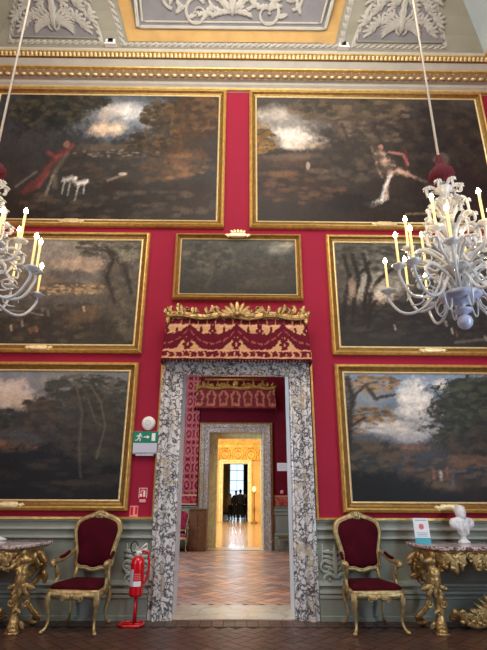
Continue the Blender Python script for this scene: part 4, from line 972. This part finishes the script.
# bust on the right console
def bust():
    e = empty('portrait_bust', (2.84, 6.50, .90), math.radians(8)); e.scale = (1.12,1.12,1.05)
    P = [((0,0,.375),(.060,.068,.078)),((0,-.02,.35),(.048,.054,.06)),((0,-.064,.375),(.010,.016,.018)),((0,-.06,.345),(.022,.012,.008)),((0,-.055,.328),(.022,.02,.016)),
         ((-.052,.005,.375),(.008,.014,.02)),((.052,.005,.375),(.008,.014,.02)),((0,.01,.295),(.042,.042,.06)),((0,.0,.245),(.13,.062,.05)),((-.105,0,.22),(.042,.045,.06)),((.105,0,.22),(.042,.045,.06)),
         ((0,-.01,.19),(.11,.06,.065)),((0,0,.13),(.06,.045,.06)),((-.018,-.055,.392),(.014,.008,.006)),((.018,-.055,.392),(.014,.008,.006)),((-.04,-.055,.19),(.03,.015,.07)),((.03,-.055,.17),(.02,.015,.08))]
    for k in range(26):
        a = k*2.4; P.append(((.045*math.cos(a)*(1-.02*k), .02+.05*math.sin(a)*(1-.02*k), .385+.0026*k), (.016,.016,.014)))
    P = [((c[0], c[1], c[2]-.03) if c[2] > .28 else c, r) for c, r in P]
    blobs('head_and_shoulders', P, .005, 'bustm', e)
    mb = MB(); mb.lathe([(.0,0),(.065,0),(.065,.02),(.05,.03),(.03,.05),(.026,.075),(.04,.09),(.045,.1),(.0,.105)], (0,0,0), 20); mb.build('socle','bustm',e)
    tag(e, 'small white marble bust standing on the right console table', 'bust')
bust()
# info card
e = empty('information_card', (2.30, 6.42, .90), math.radians(-6))
def card():
    w, h = .092, .29; T = lambda x, z, d: (x, z*.16-d, z)
    mb = MB(); mb.add([T(-w,0,0),T(w,0,0),T(w,h,0),T(-w,h,0),T(-w,0,-.006),T(w,0,-.006),T(w,h,-.006),T(-w,h,-.006)], [(0,1,2,3),(7,6,5,4),(0,4,5,1),(1,5,6,2),(2,6,7,3),(3,7,4,0)]); mb.build('panel','whitepaint',e,False)
    def pt(nm, m, rects):
        q = MB()
        for x0,x1,z0,z1 in rects: q.add([T(x0,z0,.0015),T(x1,z0,.0015),T(x1,z1,.0015),T(x0,z1,.0015)], [(0,1,2,3)])
        q.build(nm, m, e, False)
    pt('teal_band','teal',[(-w,w,.0,.065)]); pt('white_caption','whitepaint',[]) if 0 else None
    pt('emblem','pink',[(-.03,.03,.17,.215),(-.02,.02,.16,.225)]); pt('text_lines','teal',[(-.07,.07,.118,.124),(-.06,.06,.1,.106),(-.065,.065,.082,.088),(-.07,.07,.262,.27)])
    mb = MB(); mb.box(-.05,.05,.0,.09,0,.006); mb.build('stand_foot','whitepaint',e,False)
    tag(e, 'white and teal information card propped at the corner of right console', 'sign')
card()
mb = MB(); mb.lathe([(0,0),(.09,.0),(.1,.02),(.07,.035),(.03,.05),(.0,.055)], (0,0,0), 16, (.2,5)); o = mb.build('reflection_shape','bustm',None,True,(-3.03,6.62,.90))  # solid white shape standing in for a reflection in the marble top
tag(o, 'low white shape standing in for a reflection on the left console top', 'reflection')

# ================================================================== EXTINGUISHER, SIGNS
e = empty('fire_extinguisher', (-1.215, 6.50, 0))
mb = MB(); mb.lathe([(0,.30),(.06,.30),(.08,.315),(.084,.34),(.084,.66),(.078,.70),(.05,.735),(.025,.75),(0,.75)], (0,0,0), 24); cy = mb.build('cylinder','red',e)
def wrap(nm, a0, a1, z0, z1, m, r=.0855):
    q = MB(); q.grid([[(r*math.sin(lerp(a0,a1,i/12)), -r*math.cos(lerp(a0,a1,i/12)), z) for i in range(13)] for z in (z0,z1)]); q.build(nm, m, cy)
wrap('paper_label', -1.3, -.35, .42, .60, 'greywhite'); wrap('paper_label', -.3, .8, .42, .475, 'whitepaint'); wrap('printed_lines', -.2,.7,.55,.556,'pink',.0856)
for z in (.53,.51,.49): wrap('printed_lines', -.2,.7,z,z+.006,'pink',.0856)
mb = MB(); mb.lathe([(.02,.74),(.028,.75),(.028,.80),(.0,.80)], (0,0,0), 12); mb.tube([(0,0,.785),(.05,-.01,.80),(.10,-.01,.83)], .010, 6); mb.tube([(0,0,.80),(.05,-.01,.85),(.095,-.01,.885)], .010, 6); mb.tube([(-.02,0,.78),(-.045,0,.80)],.012,6); mb.ball((.03,-.03,.78),(.018,.01,.018),10,6)
mb.build('valve','white',e)
mb = MB(); mb.tube([(-.055+.055*math.cos(a)*.8, -.01, .845+.062*math.sin(a)) for a in [2*PI*i/20*.82+.2 for i in range(21)]], .009, 6); mb.build('carrying_loop','black',e)
mb = MB(); mb.tube(catmull([(.02,-.01,.77),(.07,-.02,.80),(.12,-.02,.775),(.138,-.02,.68),(.135,-.02,.58),(.11,-.02,.48),(.09,-.02,.44)],6), .014, 8); mb.build('hose','red',e)
mb = MB(); mb.tube([(0,.09,.015),(0,.09,.55)], .013, 8); mb.tube([(0,.09,.55),(0,.082,.55)], .05, 12); mb.tube([(0,.0,.015),(0,.0,.31)],.016,8)
mb.tube(catmull([(-.17,-.02,.015),(-.10,-.10,.015),(.06,-.10,.015),(.11,-.02,.015),(.09,.09,.015),(0,.1,.015),(-.12,.09,.015)],6,True), .015, 8, closed=True); mb.tube([(-.14,-.0,.015),(.1,0,.015)],.012,6)
mb.build('floor_stand','red',e)
tag(e, 'red fire extinguisher on red floor stand beside the marble doorway', 'fire extinguisher')

e = empty('exit_sign', (-1.275, YB, 1.98))
mb = MB(); mb.box(-.165,.165,-.06,0,0,.30); mb.build('housing','white',e,False)
mb = MB(); mb.box(-.172,.172,-.075,-.061,.145,.30); gp = mb.build('green_panel','green',e,False)
g = MB(); Y = -.078
def sg_(pts, w=.009): g.tube([(x,Y,z) for x, z in pts], w, 6)
g.ball((-.075,Y,.262),(.014,.006,.014),10,6); sg_([(-.082,.245),(-.095,.21)],.013); sg_([(-.082,.245),(-.055,.235),(-.05,.215)],.007); sg_([(-.085,.245),(-.11,.24),(-.125,.225)],.007); sg_([(-.095,.21),(-.07,.195),(-.075,.165)],.009); sg_([(-.095,.21),(-.11,.18),(-.14,.175)],.009)
sg_([(-.025,.222),(.03,.222)],.009); g.add([(.022,Y-.004,.248),(.022,Y-.004,.196),(.058,Y-.004,.222)],[(0,1,2)])
g.box(.085,.135,Y-.004,Y+.004,.17,.275); g.build('running_figure_arrow_and_door','whitepaint',gp,False)
mb = MB(); mb.box(-.162,.162,-.085,-.061,.015,.14); mb.build('light_diffuser','greywhite',e,False)
mb = MB(); mb.box(-.12,.12,-.07,-.0,-.025,0.); mb.build('battery_housing','greywhite',e,False)
tag(e, 'green and white emergency exit sign with running figure and arrow beside doorway', 'exit sign')
e = empty('alarm_sounder', (-1.26, YB, 2.40)); mb = MB(); pr = [(0,-.05),(.06,-.048),(.088,-.035),(.095,-.012),(.095,0)]
mb.grid([[(r*math.cos(2*PI*k/28), y, r*math.sin(2*PI*k/28)) for k in range(28)] for r, y in [(max(a,1e-4),b) for a, b in pr]], True); mb.build('dome','white',e)
mb = MB(); mb.grid([[(r*math.cos(2*PI*k/24), y, r*math.sin(2*PI*k/24)) for k in range(24)] for r, y in ((.03,-.054),(.034,-.057),(.038,-.054))], True); mb.build('grille_ring','greywhite',e)
tag(e, 'round white disc alarm on red wall above the exit sign', 'alarm')
e = empty('fire_sign', (-1.268, YB-.004, 1.35)); mb = MB(); mb.box(-.055,.055,-.006,0,.062,.19); p = mb.build('red_panel','signred',e,False)
g = MB(); g.box(-.055,-.049,-.008,-.006,.062,.19); g.box(.049,.055,-.008,-.006,.062,.19); g.box(-.055,.055,-.008,-.006,.184,.19)
g.box(.006,.03,-.009,-.006,.08,.145); g.box(.012,.024,-.009,-.006,.145,.16); g.tube([(.016,-.009,.158),(-.01,-.009,.165),(-.03,-.009,.13)],.005,6); g.box(-.04,-.012,-.009,-.006,.08,.115)
g.build('white_extinguisher_symbol','whitepaint',p,False)
mb = MB(); mb.box(-.05,.05,-.006,0,0,.052); q = mb.build('lower_plate','signred',e,False); g = MB()
for z in (.012,.026,.038): g.box(-.04,.04,-.008,-.006,z,z+.006)
g.build('white_lines','whitepaint',q,False)
tag(e, 'small red fire extinguisher notice with white symbol below exit sign', 'sign')
e = empty('fire_sign', (-1.372, YB-.004, 1.18)); mb = MB(); mb.box(-.055,.055,-.006,0,0,.135); mb.build('panel','pink',e,False); g = MB(); g.box(-.046,-.01,-.008,-.006,.02,.12); g.box(.016,.046,-.008,-.006,.03,.12); g.build('red_pattern','signred',e,False)
tag(e, 'small pink and red notice just above the wainscot left of extinguisher', 'sign')

for x, lb in ((-2.33,'left'),(1.835,'right')):
    e = empty('cornice_spotlight', (x, YB-.43, 8.985)); mb = MB()
    mb.box(-.10,.10,-.06,.02,-.0,.03); mb.box(-.085,.085,-.05,.02,.03,.13)
    mb.grid([[(.085*math.cos(PI*k/12), y, .13+.075*math.sin(PI*k/12)) for k in range(13)] for y in (-.05,.02)]); mb.f.append(tuple(range(len(mb.v)-26, len(mb.v)-13)))
    mb.build('casing','white',e,False); mb = MB(); mb.box(-.045,.045,-.056,-.051,.045,.12); mb.grid([[(r*math.cos(2*PI*k/16),-.056,.125+r*math.sin(2*PI*k/16)) for k in range(16)] for r in (.001,.045)],True); mb.build('aperture','black',e,False)
    tag(e, 'small white arched fixture with black aperture on the cornice, '+lb+' of centre panel', 'light fixture')

# ================================================================== CHANDELIERS
def chandelier():
    e = empty('chandelier')     # origin at bottom ball
    mb = MB(); mb.lathe([(.0,-.075),(.03,-.07),(.062,-.04),(.072,0),(.062,.04),(.03,.07),(.0,.075)], (0,0,.0), 20, (.03,10)); mb.build('ball_finial','glass_daylit',e)
    mb = MB(); mb.lathe([(.02,.07),(.085,.10),(.09,.12),(.03,.14),(.028,.165),(.07,.18),(.12,.20),(.185,.235),(.195,.26),(.18,.285),(.11,.31),(.05,.32)], (0,0,0), 28); mb.build('bowl','glass_daylit',e)
    mb = MB(); mb.lathe([(.05,.32),(.03,.36),(.026,.46),(.05,.50),(.13,.56),(.14,.575),(.12,.585),(.045,.60),(.035,.66),(.05,.72),(.03,.80),(.028,.90),(.06,.96),(.09,1.0),(.085,1.02),(.04,1.04),(.03,1.12),(.055,1.2),(.07,1.28),(.085,1.34),(.06,1.36),(.035,1.38),(.035,1.42),(.09,1.46),(.095,1.475),(.03,1.49),(.02,1.60)], (0,0,0), 24, (.06,8))
    mb.build('stem','glass',e)
    mb = MB(); mb.lathe([(.022,1.90),(.03,1.86),(.036,1.80),(.045,1.77),(.08,1.73),(.115,1.69),(.125,1.64),(.10,1.58),(.03,1.56)], (0,0,0), 60, (.10,14)); mb.build('crimson_cover','redcloth',e)
    mb = MB(); mb.tube([(0,0,1.85),(0,0,7.45)], .013, 6); mb.build('hanging_cord','cord',e)
    def ray(a): return math.cos(a), math.sin(a)
    def arm_(a, r, zs, z1, dip, cand, up):
        cx, cy = ray(a); A = MB()
        pts = catmull([(cx*q*r, cy*q*r, z) for q, z in ((.10,zs),(.22,zs+up),(.42,zs-dip*.4),(.66,z1-dip*1.15),(.86,z1-dip),(1.0,z1-dip*.35),(1.0,z1))], 4)
        A.tube(pts, .0155, 7); 
        # little loop scroll under the arm and curled glass leaf
        L = [(cx*r*(.62+.12*math.cos(t)), cy*r*(.62+.12*math.cos(t)), z1-dip*.55+.055*math.sin(t)) for t in [2*PI*i/14*.85 for i in range(15)]]
        A.tube(L, .008, 6)
        o = A.build('arm','glass',e)
        B = MB(); B.lathe([(.0,-.015),(.02,-.01),(.05,.01),(.072,.028),(.068,.034),(.03,.015),(.022,.05),(.026,.06),(.018,.06)], (cx*r,cy*r,z1), 14, (.1,7)); B.lathe([(.0,-.04),(.012,-.03),(.02,-.015)],(cx*r,cy*r,z1),8)
        B.build('drip_pan','glass',o)
        C = MB(); C.lathe([(.0125,.05),(.0125,.05+cand),(.006,.055+cand)], (cx*r,cy*r,z1), 10); c = C.build('candle','candle',o)
        D = MB(); D.lathe([(.004,0),(.017,.012),(.021,.026),(.013,.05),(.001,.068)], (cx*r,cy*r,z1+.05+cand), 10); D.build('flame_bulb','bulb',c)
    for k in range(12):
        a = 2*PI*k/12+.05
        if k % 2: arm_(a, .665, .34, .42, .22, .29, .10)
        else: arm_(a, .575, .40, .54, .26, .29, .13)
    for k in range(6): arm_(2*PI*(k+.5)/6+.3, .42, .62, .80, .18, .29, .08)
    rs = random.Random(4)
    def curl(nm, z, r, n, h, m='glass', ph=0., drop=.0, flower=True):
        for k in range(n):
            a = 2*PI*k/n+ph; cx, cy = ray(a); A = MB(); hh = h*rs.uniform(.85,1.15); rr = r*rs.uniform(.9,1.1)
            pts = catmull([(cx*.03,cy*.03,z),(cx*rr*.35,cy*rr*.35,z+hh*.6),(cx*rr*.75,cy*rr*.75,z+hh),(cx*rr,cy*rr,z+hh*.75),(cx*rr*1.02,cy*rr*1.02,z+hh*.45-drop),(cx*rr*.86,cy*rr*.86,z+hh*.40-drop)], 4)
            n_ = len(pts); A.tube(pts, [.009+.013*math.sin(PI*i/n_) for i in range(n_)], 6, flat=.5)
            if flower:
                c = pts[n_//2+2]
                for q in range(6):
                    b = 2*PI*q/6; A.tube([c,(c[0]+.025*math.cos(b),c[1]+.025*math.sin(b),c[2]+.012),(c[0]+.045*math.cos(b),c[1]+.045*math.sin(b),c[2]-.006)], [.006,.013,.004], 5)
            A.build('glass_leaf','glass',e)
    curl('g', .58, .32, 7, .20, ph=.2); curl('g', .74, .24, 7, .28, ph=.5, drop=.05); curl('g', 1.02, .20, 6, .24, ph=.1, drop=.06); curl('g', 1.16, .15, 7, .18, ph=.0); curl('g', 1.40, .165, 7, .11, ph=.4, drop=.03); curl('g', .34, .34, 8, .2, ph=.35, flower=False); curl('g', .50, .44, 8, .26, ph=.8); curl('g', .88, .27, 6, .22, ph=1.2)
    # hanging loops below
    for k in range(6):
        cx, cy = ray(2*PI*k/6+.5); A = MB()
        A.tube([((.19+.05*math.cos(t))*cx,(.19+.05*math.cos(t))*cy,.24+.15*math.sin(t)) for t in [2*PI*i/18 for i in range(18)]], .009, 6, closed=True); A.build('glass_loop','glass',e)
    return e
cd = chandelier(); cd.location = (2.13, 4.2, 3.0)
tag(cd, 'white blown-glass chandelier with lit candles at right, above the gilded armchair and console', 'chandelier', 'white glass candle chandeliers')
cd2 = copy_tree(cd); cd2.location = (-2.60, 4.2, 3.0); cd2.rotation_euler[2] = .25
tag(cd2, 'white blown-glass chandelier cut off by left edge of the picture', 'chandelier')

# ================================================================== ROOM TWO SMALL THINGS
o = MB(); o.box(-.145,.145,-.02,0,-.115,.115); e = empty('wall_notice', (1.315,14.8,2.255)); o.build('panel','whitepaint',e,False); g = MB(); 
for z in (.06,.03,0,-.03): g.box(-.1,.1,-.022,-.02,z,z+.006)
g.build('text_lines','greywhite',e,False); tag(e, 'white notice on dark red wall of second room', 'sign')
e = empty('alarm_button', (1.30,14.8,1.55)); mb = MB(); mb.grid([[(r*math.cos(2*PI*k/16), y, r*math.sin(2*PI*k/16)) for k in range(16)] for r, y in ((.001,-.05),(.04,-.045),(.055,-.02),(.055,0))], True); mb.build('dome','pink',e); tag(e, 'small round pink-red device on dark red wall below white notice', 'alarm')
def bor2(p):
    p.c[:] = (150,60,52); p.mix(((fbm(p.X*9,p.Y*6) > .55))*.7, (196,120,96)); p.mix((np.abs(p.Y-.95) < .05)*1., (200,150,110))
o = painted_sheet('trim_11', lambda u, v: (lerp(1.07,3.5,u), 14.78, lerp(1.16,1.46,v)), 90, 12, ((-4,1),(4,1),(-4,0),(4,0)), bor2, 'painted', None); struct(o)
e = empty('low_stool', (1.33,14.45,0)); mb = MB(); mb.box(-.19,.19,-.16,.16,.34,.38); mb.build('seat','goldd',e,False)
for sx in (-1,1):
    for sy in (-1,1): l = MB(); l.tube([(sx*.16,sy*.13,.34),(sx*.175,sy*.145,.2),(sx*.165,sy*.135,0)],[.02,.014,.014],6); l.build('leg','goldc',e)
mb = MB(); mb.box(-.16,.16,-.145,-.135,.05,.07); mb.build('stretcher','goldd',e,False)
tag(e, 'low gilded stool against wainscot in second room, right of its doorway', 'stool')
e = empty('wooden_cabinet', (-1.10,14.5,0)); mb = MB(); mb.box(-.235,.235,-.15,.18,.05,1.06); b = mb.build('body','wood',e,False); mb = MB(); mb.box(-.25,.25,-.165,.19,1.06,1.09); mb.build('top','wood',e,False)
for s in (-1,1): mb = MB(); mb.box(s*.115-.1,s*.115+.1,-.165,-.15,.10,1.02); d = mb.build('door','wood',e,False); mb = MB(); mb.ball((s*.03,-.175,.6),.012,8,6); mb.build('knob','gold',d)
mb = MB(); mb.box(-.22,.22,-.14,.17,0,.05); mb.build('plinth','wood',e,False)
tag(e, 'brown wooden low cabinet against left jamb of the second doorway', 'cabinet')

# room three: gilded torchere glow at right
e = empty('standing_candelabrum', (.93,28.6,0)); mb = MB(); mb.lathe([(0,0),(.18,0),(.18,.05),(.05,.12),(.04,.5),(.08,.7),(.04,.9),(.035,1.5),(.1,1.6),(.02,1.65)], (0,0,0), 12); mb.build('stand','goldd',e)
mb = MB(); mb.ball((0,0,1.80),(.10,.10,.14),12,8); mb.build('lit_globe', mat('lit_globe',(255,210,150),.5,emit=(255,170,90),es=6), e)
tag(e, 'glowing standing lamp on gilded stand in the yellow room', 'lamp')

# ================================================================== PEOPLE in the far doorway
def skinmesh(name, verts, edges, radii, m, parent, sub=1):
    me = bpy.data.meshes.new(name); me.from_pydata(verts, edges, []); o = bpy.data.objects.new(name, me); COL.objects.link(o); o.parent = parent
    me.materials.append(M[m]); o.modifiers.new('skin','SKIN')
    if not me.skin_vertices: me.skin_vertices.new()
    for i, r in enumerate(radii):
        r = r if hasattr(r, '__len__') else (r,r); me.skin_vertices[0].data[i].radius = r
    me.skin_vertices[0].data[0].use_root = True
    s = o.modifiers.new('sub','SUBSURF'); s.levels = sub; s.render_levels = sub
    for p in me.polygons: p.use_smooth = True
    o.modifiers['skin'].use_smooth_shade = True
    return o
def person(x, y, rz, h, jacket, trousers, hairm, label, arm=.0, stride=.0):
    e = empty('person', (x,y,0), rz); k = h/1.75
    V = [(0,0,.95),(0,0,1.12),(0,0,1.32),(0,0,1.43),(0,-.01,1.52),(0,-.03,1.60),(0,-.02,1.69),
         (-.09,0,.90),(-.10,-stride,.50),(-.10,stride*.3,.09),(-.10,-.13+stride*.3,.04),
         (.09,0,.90),(.10,stride,.50),(.10,stride*.8,.09),(.10,-.13+stride*.8,.04),
         (-.19,0,1.40),(-.24,.02,1.13),(-.25,-.08-arm,.92),(-.25,-.13-arm,.84),
         (.19,0,1.40),(.24,.02,1.13),(.25,-.08,.92),(.25,-.12,.84)]
    V = [tuple(c*k for c in v) for v in V]
    E = [(0,1),(1,2),(2,3),(3,4),(4,5),(5,6),(0,7),(7,8),(8,9),(9,10),(0,11),(11,12),(12,13),(13,14),(3,15),(15,16),(16,17),(17,18),(3,19),(19,20),(20,21),(21,22)]
    Rd = [(.14,.10),(.13,.09),(.16,.10),(.09,.08),(.06,.06),(.08,.09),(.075,.085),.08,.055,.04,.035,.08,.055,.04,.035,.055,.042,.032,.035,.055,.042,.032,.035]
    skinmesh('body', V, E, Rd, 'skin', e)
    idx = [0,7,8,9,11,12,13]; mp = {a:b for b, a in enumerate(idx)}
    skinmesh('trousers', [V[i] for i in idx], [(mp[a],mp[b]) for a, b in E if a in mp and b in mp], [(.155,.115),.098,.072,.06,.098,.072,.06], trousers, e)
    idx = [1,0,2,3,15,16,17,19,20,21]; mp = {a:b for b, a in enumerate(idx)}
    skinmesh('jacket', [V[i] for i in idx], [(mp[a],mp[b]) for a, b in E if a in mp and b in mp], [(.16,.115),(.165,.125),(.18,.12),(.1,.09),.075,.06,.045,.075,.06,.045], jacket, e)
    hb = MB(); hb.ball((0,.02*k,1.66*k),(.088*k,.092*k,.115*k)); 
    hb.build('hair', hairm, e)
    for s in (-1,1):
        sh = MB(); yy = stride*(.3 if s < 0 else .8); sh.ball((s*.10*k,-.05+yy,.04),(.05,.13,.04)); sh.build('shoe','black',e)
    tag(e, label, 'person')
person(-.47, 33.0, .3, 1.55, 'tan', 'dark', 'hair', 'person in light jacket and dark trousers, leftmost of the distant group', .1)
person(-.10, 32.6, .1, 1.74, 'dark', 'dark2', 'hair', 'tall person in black jacket beside left edge of bright window', 0., .1)
person(.18, 32.2, PI, 1.80, 'dark2', 'dark', 'hair', 'person in charcoal jacket standing in front of bright far window', 0.)
person(.50, 32.8, -.4, 1.6, 'dark', 'darkblue', 'hair', 'person in dark jacket and dark blue trousers, rightmost of the distant group', .1)

# ================================================================== LIGHT
def area(name, loc, size, sy, power, col, direction):
    l = bpy.data.lights.new(name, 'AREA'); l.shape = 'RECTANGLE'; l.size = size; l.size_y = sy; l.energy = power; l.color = col
    o = bpy.data.objects.new(name, l); COL.objects.link(o); o.location = loc
    o.rotation_euler = Vector(direction).to_track_quat('-Z','Y').to_euler(); return o
DAY = (.70,.86,1.0); WARM = (1.,.78,.52)
area('window_light', (-WX+.2, 1.6, 3.1), 1.7, 3.8, 90, (.9,.95,1.), (1,.25,0))
area('window_light', (WX-.2, 2.0, 2.7), 1.6, 3.7, 170, (.62,.82,1.0), (-1,.7,-.15))
# unseen area lamps, added: two wash the vault, one faces the picture wall
area('unseen_uplight', (0, YR+1.2, 8.9), 8.0, .4, 80, (1.,.92,.82), (0,.4,1))
area('unseen_uplight', (0, 1.5, 8.6), 5.0, 5., 150, (1.,.92,.82), (0,.25,1))
area('picture_wall_fill', (0, 2.0, 8.4), 5.0, 3.5, 320, (1.,.93,.87), (0,1,-.5))
area('window_light', (-3.5, 11.0, 3.0), 2.2, 3.5, 330, DAY, (1,0,-.2))
area('ceiling_light', (0, 11.2, 6.3), 3., 3., 60, (1.,.85,.7), (0,0,-1))
area('window_light', (-3.8, 20.0, 3.0), 3., 3.5, 220, (1.,.92,.75), (1,0,0)); area('window_light', (-3.8, 26.0, 3.0), 3., 3.5, 220, (1.,.92,.75), (1,0,0))
area('ceiling_light', (0, 22., 6.0), 5., 8., 320, (1.,.93,.8), (0,0,-1))
area('window_light', (-.08, 41.6, 2.7), 1.2, 3., 60, DAY, (0,-1,0))
w = bpy.data.worlds.new('world'); S.world = w; w.use_nodes = True
w.node_tree.nodes['Background'].inputs[0].default_value = (.6,.7,.8,1); w.node_tree.nodes['Background'].inputs[1].default_value = .05
S.view_settings.view_transform = 'Standard'; S.view_settings.look = 'None'; S.view_settings.gamma = 1; S.view_settings.exposure = .2
S.view_settings.use_curve_mapping = False
